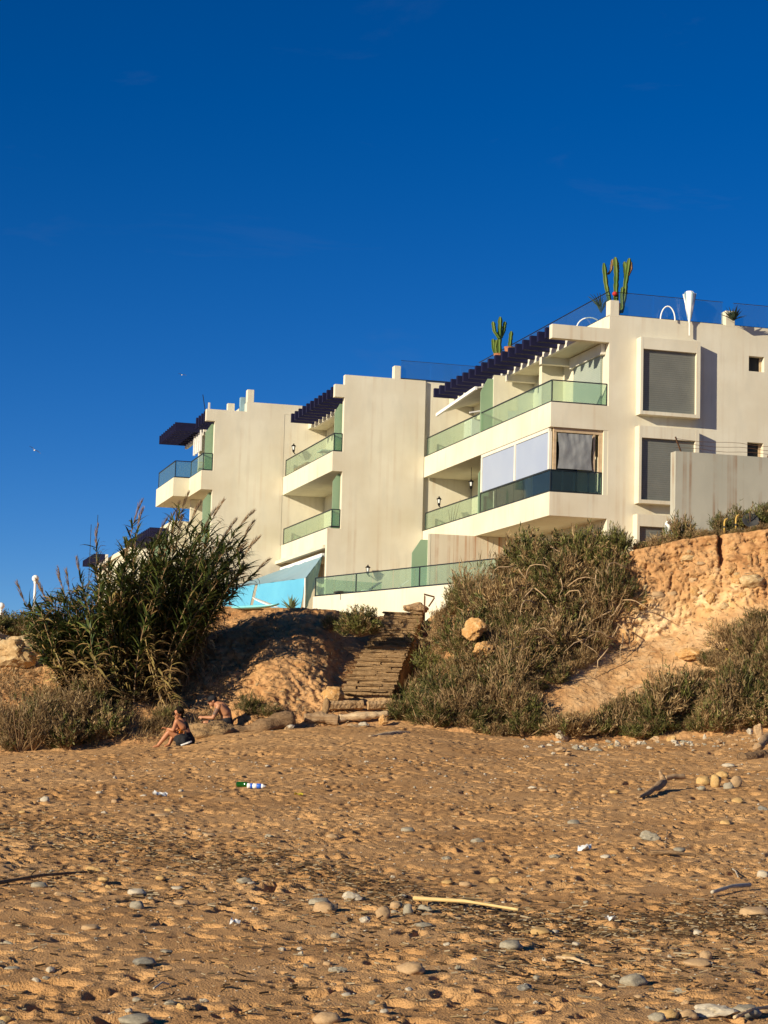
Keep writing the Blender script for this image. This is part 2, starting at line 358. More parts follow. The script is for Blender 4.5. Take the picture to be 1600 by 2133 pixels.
mat('tyre_dark', (0.03, 0.03, 0.032), (0.05, 0.05, 0.05), 0.8, 5.0)
mat('tattoo', (0.09, 0.075, 0.065), (0.22, 0.11, 0.07), 0.55, 22.0)
mat('globe_white', (0.82, 0.82, 0.80), None, 0.3)

# ------------------------------------------------------------------ terrain
# control columns: x in the photograph -> (row in the photograph, ground distance) from the toe of the bank to its crest
BANK = {
 -300: [(1585,44.2),(1520,46.0),(1470,47.0),(1430,48.5),(1405,50.0),(1392,52.0),(1385,54.0)],
 -150: [(1575,44.4),(1510,46.2),(1460,47.2),(1420,48.6),(1400,50.0),(1385,52.0),(1378,54.0)],
    0: [(1570,44.5),(1510,46.0),(1455,47.2),(1420,48.5),(1395,50.0),(1380,52.0),(1372,54.0)],
  100: [(1566,44.6),(1512,46.0),(1460,47.2),(1420,48.5),(1385,50.0),(1362,52.0),(1346,54.0)],
  200: [(1560,44.8),(1515,46.0),(1465,47.3),(1415,48.6),(1370,50.0),(1335,52.0),(1312,54.0)],
  300: [(1550,45.0),(1512,46.2),(1462,47.5),(1408,49.0),(1352,50.5),(1312,52.3),(1290,54.0)],
  400: [(1543,45.4),(1508,46.6),(1455,48.0),(1398,49.5),(1345,51.0),(1302,52.4),(1280,54.0)],
  500: [(1526,46.0),(1492,47.0),(1442,48.3),(1388,49.6),(1338,50.9),(1300,52.4),(1273,53.6)],
  560: [(1520,46.3),(1486,47.1),(1436,47.9),(1386,48.6),(1340,50.2),(1298,52.1),(1270,53.6)],
  620: [(1516,46.5),(1482,47.2),(1434,48.0),(1388,48.8),(1336,50.0),(1296,52.1),(1268,53.6)],
  680: [(1513,46.6),(1482,47.4),(1440,48.2),(1398,49.3),(1350,50.6),(1302,52.2),(1268,53.6)],
  705: [(1513,46.6),(1484,47.5),(1452,48.4),(1412,49.7),(1368,51.1),(1318,52.5),(1274,53.8)],
  800: [(1516,46.5),(1490,47.5),(1474,48.4),(1440,49.8),(1398,51.3),(1346,52.8),(1286,54.2)],
  840: [(1516,46.5),(1500,47.3),(1492,48.4),(1474,49.8),(1440,51.3),(1392,52.8),(1300,54.4)],
  880: [(1519,46.4),(1500,47.2),(1486,48.3),(1464,49.6),(1430,51.0),(1385,52.6),(1300,54.4)],
  940: [(1526,46.3),(1486,47.0),(1438,48.0),(1388,49.0),(1340,50.0),(1290,51.5),(1250,53.0)],
 1000: [(1533,46.0),(1482,46.8),(1428,47.7),(1374,48.7),(1324,49.7),(1272,51.0),(1226,52.5)],
 1100: [(1540,45.8),(1482,46.6),(1422,47.5),(1362,48.4),(1300,49.4),(1230,50.4),(1166,51.5)],
 1200: [(1545,45.6),(1482,46.6),(1422,47.6),(1362,48.7),(1292,49.7),(1212,50.4),(1140,51.4)],
 1280: [(1545,45.5),(1474,46.8),(1424,47.8),(1376,48.8),(1334,49.6),(1240,50.0),(1160,50.6)],
 1320: [(1544,45.5),(1468,46.8),(1418,47.8),(1368,48.8),(1330,49.6),(1232,49.9),(1148,50.3)],
 1400: [(1540,45.3),(1462,46.5),(1410,47.6),(1360,48.7),(1312,49.6),(1212,49.9),(1129,50.2)],
 1450: [(1536,45.3),(1448,46.5),(1390,47.6),(1340,48.7),(1286,49.5),(1192,49.8),(1117,50.1)],
 1500: [(1532,45.2),(1432,46.5),(1372,47.6),(1322,48.6),(1262,49.4),(1180,49.7),(1112,50.0)],
 1600: [(1522,45.0),(1420,46.3),(1352,47.4),(1292,48.5),(1240,49.1),(1170,49.4),(1101,49.7)],
 1750: [(1515,44.8),(1405,46.2),(1335,47.3),(1272,48.4),(1215,49.0),(1150,49.3),(1090,49.6)],
 1950: [(1510,44.6),(1395,46.0),(1325,47.2),(1262,48.3),(1205,48.9),(1142,49.2),(1082,49.5)],
}
_bx = np.array(sorted(BANK)); _bc = np.array([BANK[k] for k in _bx], float)       # (ncol,7,2)
_toe = np.array([list(at(x, BANK[x][0][0], BANK[x][0][1])) for x in _bx])
def toe_y(x): return np.interp(x, _toe[:, 0], _toe[:, 1])
def toe_z(x): return np.interp(x, _toe[:, 0], _toe[:, 2])
def base_z(x, y):
    x = np.asarray(x, float); y = np.asarray(y, float); ty = toe_y(x)
    lin = 0.031 * (y - 10.4)
    return lin + sstep(26, 45.5, y) * (toe_z(x) - 0.031 * (ty - 10.4)) - 0.031 * np.maximum(y - ty, 0) - 0.35 * sstep(0.3, 3.0, y - ty)
def on_sand(px, py):
    r = ray(px, py); t = 8.0
    lo, hi = 5.0, 47.0
    for _ in range(40):
        mid = (lo + hi) / 2; p = CAM + r * (mid / r.y)
        if p.z > float(base_z(p.x, p.y)): lo = mid
        else: hi = mid
    p = CAM + r * (lo / r.y); return p

# footprints and hollows stamped into a height map
RES = 0.018; X0, Y0 = -14.0, 8.0; NX, NY = int(28 / RES), int(40 / RES)
HM = np.zeros((NY, NX), np.float32)
def stamp(cx, cy, L, W, dep, ang):
    r = int(max(L, W) * 1.5 / RES) + 2; ix = int((cx - X0) / RES); iy = int((cy - Y0) / RES)
    if ix - r < 0 or iy - r < 0 or ix + r >= NX or iy + r >= NY: return
    gy, gx = np.mgrid[-r:r + 1, -r:r + 1] * RES
    a = gx * cos(ang) + gy * sin(ang); b_ = -gx * sin(ang) + gy * cos(ang)
    d = np.sqrt((a / L) ** 2 + (b_ / W) ** 2) + 0.06 * np.sin(3 * np.arctan2(b_, a) + 9 * cx) * RNG.random()
    k = -dep * (1 - sstep(0.34, 0.58, d)) + 0.13 * dep * np.exp(-((d - 0.78) / 0.16) ** 2)
    HM[iy - r:iy + r + 1, ix - r:ix + r + 1] += k
for _ in range(19000):
    y = 9.0 + 37.5 * RNG.random() ** 0.8; x = (RNG.random() * 2 - 1) * min(13.2, 0.27 * y + 0.5)
    if y < 18 and RNG.random() < 0.45: continue
    L = 0.06 + 0.2 * RNG.random() ** 2.2; stamp(x, y, L, L * RNG.uniform(0.4, 0.75), (0.012 + 0.22 * L) * RNG.uniform(0.6, 1.3), RNG.uniform(0, pi))
for _ in range(1500):                      # deep heel and toe holes
    y = 9.3 + 36 * RNG.random() ** 0.9; x = (RNG.random() * 2 - 1) * min(13.2, 0.25 * y)
    L = RNG.uniform(0.09, 0.2) * (1.0 if y < 18 else 0.85); stamp(x, y, L, L * RNG.uniform(0.4, 0.6), RNG.uniform(0.06, 0.11) * (1.0 if y < 18 else 0.7), RNG.normal() * 0.5)
def hm(x, y):
    fx = np.clip((np.asarray(x) - X0) / RES, 0, NX - 2); fy = np.clip((np.asarray(y) - Y0) / RES, 0, NY - 2)
    i = fx.astype(int); j = fy.astype(int); a = fx - i; b_ = fy - j
    return (HM[j, i] * (1 - a) + HM[j, i + 1] * a) * (1 - b_) + (HM[j + 1, i] * (1 - a) + HM[j + 1, i + 1] * a) * b_
def sand_z(x, y):
    x = np.asarray(x, float); y = np.asarray(y, float)
    w = 0.45 + 0.55 * sstep(14.5, 20, y + 1.2 * perlin(x * 0.5, y * 0.3, 3.0))       # smoother damp sand near the water
    lump = 0.014 * fbm(x * 2.2, y * 2.2, 1.5, 3, 0.5) + 0.008 * fbm(x * 14, y * 14, 7.0, 3, 0.65)
    big = 0.05 * fbm(x * 0.45, y * 0.45, 4.0, 3)
    q = 0.45 + 0.75 * sstep(-0.5, 0.45, fbm(x * 0.9, y * 0.5, 6.0, 2))
    return base_z(x, y) + big + w * lump * q + (0.55 + 0.45 * w) * 1.3 * hm(x, y) * q
ys = [8.6]
while ys[-1] < 49: ys.append(ys[-1] + 0.016 + 0.042 * (ys[-1] - 8.6) / 38)
ys = np.array(ys); ts = np.linspace(-0.24, 0.24, 680)
GX = ts[None, :] * (ys[:, None] + 8.0); GY = np.repeat(ys[:, None], len(ts), 1)
ed = np.maximum(sstep(0.88, 1.0, np.abs(ts) / 0.24)[None, :] * np.ones_like(GX), (1 - sstep(8.7, 9.3, GY)))
GZ = sand_z(GX, GY); GZ = GZ * (1 - ed) + (base_z(GX, GY) - 0.11) * ed                  # the sheet dips under the beach around it
V = np.stack([GX, GY, GZ], -1).reshape(-1, 3)
def grid_faces(nr, nc):
    i = np.arange(nr * nc).reshape(nr, nc)
    return np.stack([i[:-1, :-1], i[:-1, 1:], i[1:, 1:], i[1:, :-1]], -1).reshape(-1, 4)
beach = obj('beach_sand', mesh_np('beach_sand', V, grid_faces(len(ys), len(ts)), True), M['sand']); tag(beach, kind='structure')
# the same beach going on round the camera and to both sides
gx = np.concatenate([np.linspace(-260, -20, 60)[:-1], np.linspace(-20, 20, 101), np.linspace(20, 260, 60)[1:]]); gy = np.concatenate([np.linspace(-60, 6, 23), np.linspace(7, 60, 107)])
AX, AY = np.meshgrid(gx, gy); inn = (np.abs(AX) < 0.24 * (AY + 8) - 0.7) & (AY > 9.2) & (AY < 48.5)
AZ = base_z(np.clip(AX, -12, 12), np.clip(AY, 0, 60)) - np.where(inn, 0.22, 0.05) + np.minimum(AY, 0) * 0.02 + np.where(inn, 0, 0.03 * fbm(AX * 0.7, AY * 0.7, 2.0, 2))
obj('beach_around', mesh_np('beach_around', np.stack([AX, AY, AZ], -1).reshape(-1, 3), grid_faces(len(gy), len(gx)), True), M['sand_plain'])['kind'] = 'structure'

# the earth bank with its cliff and talus, then the plateau behind
cols = np.linspace(-300, 1950, 760)
T = np.linspace(0, 6, 190)
ctl = np.stack([np.stack([np.interp(cols, _bx, _bc[:, r, k]) for r in range(7)], 1) for k in range(2)], -1)   # (ncols,7,2)
from_rows = []
BV = np.zeros((len(T) + 9, len(cols), 3)); BM = np.zeros((len(T) + 9, len(cols)))
for i, px in enumerate(cols):
    py = np.interp(T, np.arange(7), ctl[i, :, 0]); yy = np.interp(T, np.arange(7), ctl[i, :, 1])
    pts = np.array([list(at(px, a, b_)) for a, b_ in zip(py, yy)])
    BV[2:2 + len(T), i] = pts
    BV[1, i] = pts[0] + np.array([0, -0.7, -0.22]); BV[0, i] = pts[0] + np.array([0, -1.6, -0.6])
    for k, dy in enumerate((0.5, 2, 5, 10, 20, 60, 300)):
        sc = (pts[-1, 1] + dy) / pts[-1, 1]
        BV[2 + len(T) + k, i] = [pts[-1, 0] * sc, pts[-1, 1] + dy, pts[-1, 2] - 0.05 - 0.01 * min(dy, 20)]
# smooth along columns a little, then rough it up
K = np.ones(9) / 9
for a in range(3):
    pad = np.pad(BV[:, :, a], ((0, 0), (4, 4)), mode='edge'); BV[:, :, a] = sum(pad[:, k:k + len(cols)] * K[k] for k in range(9))
x, y, z = BV[..., 0], BV[..., 1], BV[..., 2]
tt = np.concatenate([[-1, -0.5], T, np.full(7, 6.5)])[:, None] * np.ones((1, len(cols)))
pxs = cols[None, :] * np.ones((len(tt), 1))
amp = sstep(-0.5, 0.6, tt) * (1 - 0.75 * sstep(5.85, 6.3, tt))
cliff = sstep(1255, 1330, pxs) * sstep(3.7, 4.3, tt) * (1 - sstep(5.95, 6.05, tt))
steps_zone = sstep(690, 715, pxs) * (1 - sstep(860, 900, pxs))
amp = amp * (1 - 0.55 * cliff)
n1 = fbm(x * 0.8, y * 0.8, z * 0.8, 4, 0.55); n2 = fbm(x * 3.1, y * 3.1, z * 3.1, 4, 0.6)
rid = np.abs(fbm(x * 1.7 + 5, y * 1.7, z * 1.1, 3, 0.5))
n3 = fbm(x * 9.5, y * 9.5, z * 9.5, 3, 0.65); gul = np.abs(fbm((x + 0.8 * z) * 2.0, y * 0.6, z * 0.5, 3, 0.55))
amp = amp * (1 - 0.84 * sstep(1120, 1180, pxs) * sstep(0.5, 0.9, tt) * (1 - sstep(3.5, 4.0, tt)))
disp = amp * (0.20 * n1 + 0.075 * n2 + 0.03 * n3 - 0.07 * (1 - sstep(0.0, 0.2, gul))) * (1 - 0.7 * steps_zone) + cliff * (0.13 * fbm(x * 1.1, y * 1.1, z * 4.2 + 9, 4, 0.6) + 0.05 * fbm(x * 7, y * 7, z * 9, 3, 0.6) - 0.12 * (1 - sstep(0.0, 0.05, np.abs(fbm(x * 1.6 + 5, y * 0.6, z * 0.5, 3, 0.6)))))
BV[..., 1] -= disp * 0.8; BV[..., 2] += disp * (0.35 - 0.3 * cliff)
# a vertical cleft in the cliff
cleft = np.exp(-((pxs - 1503 - 6 * perlin(tt * 2, 0 * tt)) / 5.0) ** 2) * sstep(4.9, 5.2, tt) * (1 - sstep(6.1, 6.4, tt)); BV[..., 1] += 0.5 * cleft
pale = sstep(1270, 1320, pxs) * (1 - sstep(1530, 1600, pxs)) * sstep(3.6, 4.0, tt) * (1 - sstep(4.45, 4.85, tt + 0.35 * fbm(x * 0.9, z * 0.9, 2.0, 3)))
pale = np.maximum(pale, 0.45 * sstep(1130, 1200, pxs) * sstep(0.8, 1.2, tt) * (1 - sstep(3.6, 4.2, tt)))
pale = np.clip(pale * (0.75 + 0.7 * n2), 0, 1)
colr = np.stack([pale, pale * 0, pale * 0], -1).reshape(-1, 3)
bank = obj('earth_bank', mesh_np('earth_bank', BV.reshape(-1, 3), grid_faces(BV.shape[0], BV.shape[1]), False, colr), M['bank_earth']); tag(bank, kind='structure')
_bp = BV[2:2 + len(T)].reshape(-1, 3); _bpx, _bpy = proj(_bp)
def on_bank(px, py):
    i = int(np.argmin((_bpx - px) ** 2 + (_bpy - py) ** 2)); return Vector(_bp[i])
obj('ground', MB().add([(-2500, 52, 2.2), (2500, 52, 2.2), (2500, 3000, 2.2), (-2500, 3000, 2.2)], [(0, 1, 2, 3)]).mesh('ground'), M['plateau_soil'])['kind'] = 'structure'

# ------------------------------------------------------------------ the building, in its own axes: v along the end walls, u along the terraces
BA = radians(15.6); UO = Vector((5.4535, 63.0, 0))
UX = Vector((-sin(BA), cos(BA), 0)); VX = Vector((cos(BA), sin(BA), 0))
def bw(v, u, z): return UO + VX * v + UX * u + Vector((0, 0, z))
class Block:
    def __init__(s, label, v, u, z):
        s.o = Vector((v, u, z)); s.e = thing('apartment_block', label, 'building', bw(v, u, z), BA, 'stepped blocks of the seaside apartments')
    def box(s, name, m, v0, v1, u0, u1, z0, z1, parent=None, bevel=0):
        o = s.o; mb = MB().box(v0 - o.x, v1 - o.x, u0 - o.y, u1 - o.y, z0 - o.z, z1 - o.z)
        return mb.build(name, M[m], parent or s.e, bevel=bevel)
    def wall(s, name, m, v0, v1, z0, z1, u, th, holes, parent=None):
        """end wall in the plane u (front) with rectangular holes (v0,v1,z0,z1)"""
        o = s.o; vs = sorted({v0, v1} | {h[0] for h in holes} | {h[1] for h in holes}); zs = sorted({z0, z1} | {h[2] for h in holes} | {h[3] for h in holes})
        mb = MB()
        def inh(a, b_): return any(h[0] < a < h[1] and h[2] < b_ < h[3] for h in holes)
        def solid(i, j):
            if i < 0 or j < 0 or i >= len(vs) - 1 or j >= len(zs) - 1: return False
            return not inh((vs[i] + vs[i + 1]) / 2, (zs[j] + zs[j + 1]) / 2)
        ua, ub = u - o.y, u + th - o.y
        for i in range(len(vs) - 1):
            for j in range(len(zs) - 1):
                if not solid(i, j): continue
                a, b_ = vs[i] - o.x, vs[i + 1] - o.x; c, d = zs[j] - o.z, zs[j + 1] - o.z
                mb.add([(a, ua, c), (b_, ua, c), (b_, ua, d), (a, ua, d)], [(0, 1, 2, 3)]); mb.add([(a, ub, c), (b_, ub, c), (b_, ub, d), (a, ub, d)], [(3, 2, 1, 0)])
                if not solid(i - 1, j): mb.add([(a, ua, c), (a, ua, d), (a, ub, d), (a, ub, c)], [(0, 1, 2, 3)])
                if not solid(i + 1, j): mb.add([(b_, ua, c), (b_, ua, d), (b_, ub, d), (b_, ub, c)], [(3, 2, 1, 0)])
                if not solid(i, j - 1): mb.add([(a, ua, c), (b_, ua, c), (b_, ub, c), (a, ub, c)], [(3, 2, 1, 0)])
                if not solid(i, j + 1): mb.add([(a, ua, d), (b_, ua, d), (b_, ub, d), (a, ub, d)], [(0, 1, 2, 3)])
        me = mb.mesh(name); bm = bmesh.new(); bm.from_mesh(me); bmesh.ops.remove_doubles(bm, verts=bm.verts, dist=1e-4); bm.to_mesh(me); bm.free()
        return obj(name, me, M[m], parent or s.e)
    def rail(s, pts, zb, zt, panes, m='glass_green', rm='rail_dark', post=True, thick=0.035):
        """glass balustrade along (v,u) points: rails as one part, each pane its own sub-part"""
        o = s.o; mb = MB()
        L = [Vector((p[0] - o.x, p[1] - o.y, 0)) for p in pts]
        for a, b_ in zip(L, L[1:]):
            mb.bar(a + Vector((0, 0, zt - o.z)), b_ + Vector((0, 0, zt - o.z)), 0.05, thick); mb.bar(a + Vector((0, 0, zb + 0.03 - o.z)), b_ + Vector((0, 0, zb + 0.03 - o.z)), 0.05, 0.06)
        if post:
            for p in L: mb.bar(p + Vector((0, 0, zb - o.z)), p + Vector((0, 0, zt - o.z)), 0.035, 0.035)
        r = mb.build('balustrade', M[rm], s.e)
        for (a, b_), n in zip(zip(L, L[1:]), panes):
            d = (b_ - a)
            for k in range(n):
                g = 0.012 / d.length
                p = a + d * (k / n + g); q = a + d * ((k + 1) / n - g)
                MB().bar(p + Vector((0, 0, (zb + zt) / 2 + 0.02 - o.z)), q + Vector((0, 0, (zb + zt) / 2 + 0.02 - o.z)), 0.012, zt - zb - 0.1).build('glass_pane', M[m], r)
        return r
    def divider(s, u, v0, v1, z0, z1, ch=0.5):
        """frosted green glass screen across a balcony, outer top corner cut off"""
        o = s.o; prof = [(v0, z0), (v1, z0), (v1, z1), (v0 + (v1 - v0) * 0.55, z1), (v0, z1 - ch)]
        vs = [(p[0] - o.x, u - o.y, p[1] - o.z) for p in prof] + [(p[0] - o.x, u + 0.05 - o.y, p[1] - o.z) for p in prof]
        n = len(prof); fs = [tuple(range(n)), tuple(range(2 * n - 1, n - 1, -1))] + [(i + n, (i + 1) % n + n, (i + 1) % n, i) for i in range(n)]
        return MB().add(vs, fs).build('glass_divider', M['divider'], s.e)
    def pergola(s, v0, v1, u0, u1, n, z0, z1, m='navy', w=0.16):
        o = s.o
        hang = MB().box(v1 - 0.02 - o.x, v1 + 0.12 - o.x, u0 - o.y, u1 - o.y, z0 - 0.12 - o.z, z1 - 0.03 - o.z).build('pergola', M['white_paint'], s.e)
        me = MB().box(v0 - o.x, v1 - o.x, -w / 2, w / 2, z0 - o.z, z1 - o.z).mesh('slat')
        for k in range(n):
            obj('slat', me, M[m], hang, loc=(0, u0 + (k + 0.5) * (u1 - u0) / n - o.y, 0))
        return hang
    def lantern(s, v, u, z, hang=0.0, side=-1):
        o = s.o; c = (v - o.x, u - o.y, z - o.z); mb = MB()
        mb.lathe([(0.02, 0.30), (0.03, 0.26), (0.10, 0.20), (0.12, 0.18), (0.075, 0.17), (0.05, -0.02), (0.06, -0.05), (0.02, -0.09), (0.004, -0.13)], 8, c)
        for k in range(4):
            a = pi / 2 * k + 0.4; mb.bar((c[0] + 0.055 * cos(a), c[1] + 0.055 * sin(a), c[2] - 0.02), (c[0] + 0.09 * cos(a), c[1] + 0.09 * sin(a), c[2] + 0.18), 0.014, 0.014)
        if hang: mb.bar((c[0], c[1], c[2] + 0.3), (c[0], c[1], c[2] + 0.3 + hang), 0.015, 0.015)
        else: mb.tube([(c[0], c[1], c[2] - 0.05), (c[0] + 0.08, c[1] + 0.05, c[2] - 0.17), (c[0] + 0.12, c[1] + 0.22, c[2] - 0.1)], 0.018, 6)
        l = mb.build('lantern', M['lantern_black'], s.e); MB().lathe([(0.05, -0.01), (0.08, 0.165)], 8, c).build('lamp_glass', M['lamp_glass'], l)
        return l

Z1, Z2, ZR = 8.74, 11.71, 15.67       # undersides of the two balconies, roof edge
BASE = 4.2
# ---- near block (right)
C = Block('nearest and tallest-looking apartment block at right with two shuttered box windows', 2.05, 0.0, BASE)
C.wall('end_wall', 'stucco', 2.05, 12.0, BASE, ZR, 0.0, 0.3, [(7.2, 7.78, 14.13, 14.66), (7.16, 7.76, 11.17, 11.66)])
C.wall('end_parapet', 'stucco', 0.0, 2.05, Z2, 12.54, 0.0, 0.25, [])
C.wall('end_parapet', 'stucco', 0.0, 2.05, Z1, 9.53, 0.0, 0.25, [])
C.wall('roof_beam', 'stucco', 0.0, 2.05, 14.71, 15.18, 0.0, 0.28, [])
C.box('roof_slab', 'stucco_white', 1.0, 12.0, 0.28, 14.43, 14.75, 15.10)
C.box('roof_parapet', 'stucco_white', 2.06, 2.25, 0.3, 14.43, 15.10, 15.66)
C.box('facade_wall', 'stucco_white', 2.06, 2.3, 0.3, 14.43, BASE, 14.75)
C.box('back_wall', 'stucco', 11.7, 12.0, 0.3, 14.43, BASE, 15.6)
C.box('floor_slab', 'stucco_white', 0.15, 2.06, 0.25, 14.43, Z2 + 0.003, Z2 + 0.22); C.box('floor_slab', 'stucco_white', 0.15, 2.06, 0.25, 14.43, Z1 + 0.003, Z1 + 0.22)
C.box('balcony_parapet', 'stucco_white', 0.0, 0.15, 0.25, 14.43, Z2, 12.54); C.box('balcony_parapet', 'stucco_white', 0.0, 0.15, 0.25, 14.43, Z1, 9.53)
for (a, b_) in ((2.05, 2.39), (6.32, 6.67), (10.6, 10.95)):
    C.box('roof_post', 'stucco', a, b_, -0.003, 0.34, 15.6, 16.17, bevel=0.015)
C.rail([(0.07, 14.3), (0.07, 0.12), (2.03, 0.12)], 12.54, 13.30, [8, 1])
C.rail([(0.07, 14.3), (0.07, 7.6)], 9.53, 10.25, [3])
C.rail([(0.07, 7.4), (0.07, 0.12), (1.88, 0.12)], 9.53, 10.28, [4, 2], m='glass_window')
C.rail([(2.42, 0.2), (6.3, 0.2)], 15.67, 16.5, [3], m='glass_blue', post=False, thick=0.012); C.rail([(6.7, 0.2), (10.6, 0.2)], 15.67, 16.5, [3], m='glass_blue', post=False, thick=0.012)
C.rail([(2.16, 0.4), (2.16, 14.2)], 15.67, 16.55, [7], m='glass_blue', post=False, thick=0.012)
C.pergola(0.0, 1.0, 0.3, 13.7, 18, 14.83, 15.18)
C.divider(7.45, 0.02, 0.5, 12.54, 14.6); C.box('partition', 'stucco_white', 0.5, 2.06, 7.4, 7.6, 11.93, 14.75)
C.box('partition', 'stucco_white', 1.25, 2.06, 4.3, 4.6, 11.93, 14.75)
C.box('ceiling_beam', 'white_paint', 0.9, 2.06, 3.4, 3.65, 14.5, 14.75); C.box('ceiling_beam', 'white_paint', 0.9, 2.06, 7.0, 7.25, 14.5, 14.75)
sd = C.box('shutter_door', 'shutter_green', 1.98, 2.05, 0.6, 3.1, 11.93, 14.35); C.box('shutter_box', 'white_paint', 1.9, 2.05, 0.35, 3.3, 14.36, 14.72, sd)
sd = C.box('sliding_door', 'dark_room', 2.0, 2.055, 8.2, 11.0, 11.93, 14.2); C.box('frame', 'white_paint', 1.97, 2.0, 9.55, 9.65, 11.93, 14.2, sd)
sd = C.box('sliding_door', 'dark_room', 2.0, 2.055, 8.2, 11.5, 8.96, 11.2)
# balcony that was glazed in: white framed panes with pale blinds and, at the end, a grey sheet
fr = C.box('veranda_frame', 'white_paint', 0.03, 0.12, 0.25, 7.3, 11.58, 11.7)
for u_ in (0.25, 3.62, 7.25): C.box('mullion', 'white_paint', 0.03, 0.12, u_ - 0.07, u_ + 0.07, 10.31, 11.58, fr)
C.box('blind', 'blind', 0.06, 0.09, 0.34, 3.54, 10.32, 11.57, fr); C.box('blind', 'blind', 0.06, 0.09, 3.7, 7.17, 10.32, 11.57, fr)
C.divider(7.5, 0.02, 0.6, 9.53, 11.55)
fe = C.box('veranda_frame', 'wood_frame', 0.15, 1.9, 0.1, 0.2, 11.56, 11.705)
for v_, w_ in ((0.2, 0.1), (1.6, 0.07), (1.83, 0.12)): C.box('mullion', 'wood_frame', v_ - w_ / 2, v_ + w_ / 2, 0.11, 0.19, 10.3, 11.56, fe)
for v_ in (0.55, 0.95, 1.02, 1.45): C.box('mullion', 'rail_dark', v_ - 0.03, v_ + 0.03, 0.2, 0.26, 9.55, 10.3, fe)
C.box('end_wall_strip', 'stucco_white', 1.9, 2.06, 0.012, 0.28, 9.53, 11.71)
C.box('partition', 'dark_room', 0.3, 1.9, 2.4, 2.45, 8.97, 11.6)  # near-black sheet standing in for the shade inside the veranda
# crumpled sheet
nv, nz = 22, 18; sv = np.linspace(0.28, 1.52, nv); sz = np.linspace(10.33, 11.52, nz); SV, SZ = np.meshgrid(sv, sz)
SU = 0.04 + 0.03 * fbm(SV * 3.0, SZ * 2.0, 2.2, 3) + 0.025 * np.abs(np.sin(SV * 15 + 2 * SZ)) * sstep(11.15, 11.5, SZ)
SV2 = SV + 0.05 * np.sin((SZ - 10.3) * 2.6) * np.tanh((0.9 - SV) * 3)
cl = mesh_np('sheet', np.stack([SV2 - 2.05, SU, SZ - BASE], -1).reshape(-1, 3), grid_faces(nz, nv), True)
so = obj('sheet', cl, M['grey_cloth'], C.e); so['label'] = 'crumpled grey sheet hung in the end opening'
# box windows: projecting frame of four sides, shutter set back in it
def box_window(B, v0, v1, z0, z1, f, inner, sz0=None):
    w = B.box('window', 'shutter', v0 + 0.08, v1 - 0.08, -0.24, -0.002, z0 + 0.08, z1 - 0.35)
    B.box('frame_side', 'stucco', v0, v0 + 0.09, -f, -0.001, z0, z1, w); B.box('frame_side', 'stucco', v1 - 0.14, v1, -f, -0.001, z0, z1, w)
    B.box('frame_head', 'stucco', v0 + 0.09, v1 - 0.14, -f + 0.003, -0.001, z1 - 0.4, z1 - 0.002, w); B.box('frame_sill', 'stucco', v0 + 0.09, v1 - 0.14, -f + 0.003, -0.001, z0 + 0.002, z0 + 0.12, w)
    return w
box_window(C, 3.04, 5.22, 12.29, 14.92, 0.37, 0.1); box_window(C, 3.02, 5.2, 9.29, 11.9, 0.37, 0.1); box_window(C, 2.98, 5.18, 6.3, 8.92, 0.37, 0.1)
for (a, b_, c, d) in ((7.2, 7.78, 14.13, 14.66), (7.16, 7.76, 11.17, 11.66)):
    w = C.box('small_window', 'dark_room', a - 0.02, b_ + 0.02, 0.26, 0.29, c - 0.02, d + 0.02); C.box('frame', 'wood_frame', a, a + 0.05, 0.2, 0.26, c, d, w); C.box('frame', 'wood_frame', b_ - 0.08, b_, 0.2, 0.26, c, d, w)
# ground floor: stained garden partition, green screen beside it
C.box('garden_partition', 'stucco_rust', -1.72, 2.06, 7.7, 7.95, BASE, 8.735); C.box('partition_lit_edge', 'stucco_white', -1.81, -1.72, 7.69, 7.96, BASE, 8.73)  # narrow whiter strip paints the sunlit end of the partition
C.divider(7.72, -2.4, -1.81, 6.2, 8.5, 0.5)
C.lantern(0.75, 10.6, 10.95, hang=0.45); C.lantern(0.5, 13.9, 10.62)
# awning on the far half of the upper balcony
aw = MB(); o = C.o
def lc(v, u, z): return (v - o.x, u - o.y, z - o.z)
aw.add([lc(0.0, 8.0, 14.35), lc(0.0, 12.6, 14.1), lc(1.9, 12.6, 14.75), lc(1.9, 8.0, 14.8), lc(0.0, 8.0, 14.29), lc(0.0, 12.6, 14.04), lc(1.9, 12.6, 14.70), lc(1.9, 8.0, 14.75)],
       [(0, 1, 2, 3), (7, 6, 5, 4), (0, 4, 5, 1), (1, 5, 6, 2), (2, 6, 7, 3), (3, 7, 4, 0)])
awn = aw.build('awning', M['white_paint'], C.e); mb = MB(); mb.bar(lc(-0.02, 7.9, 14.30), lc(-0.02, 12.8, 14.02), 0.09, 0.12); mb.build('front_bar', M['plastic_white'], awn)
mb = MB(); mb.bar(lc(0.1, 9.0, 13.55), lc(1.9, 9.0, 13.95), 0.05, 0.05); mb.build('folding_arm', M['plastic_white'], awn)

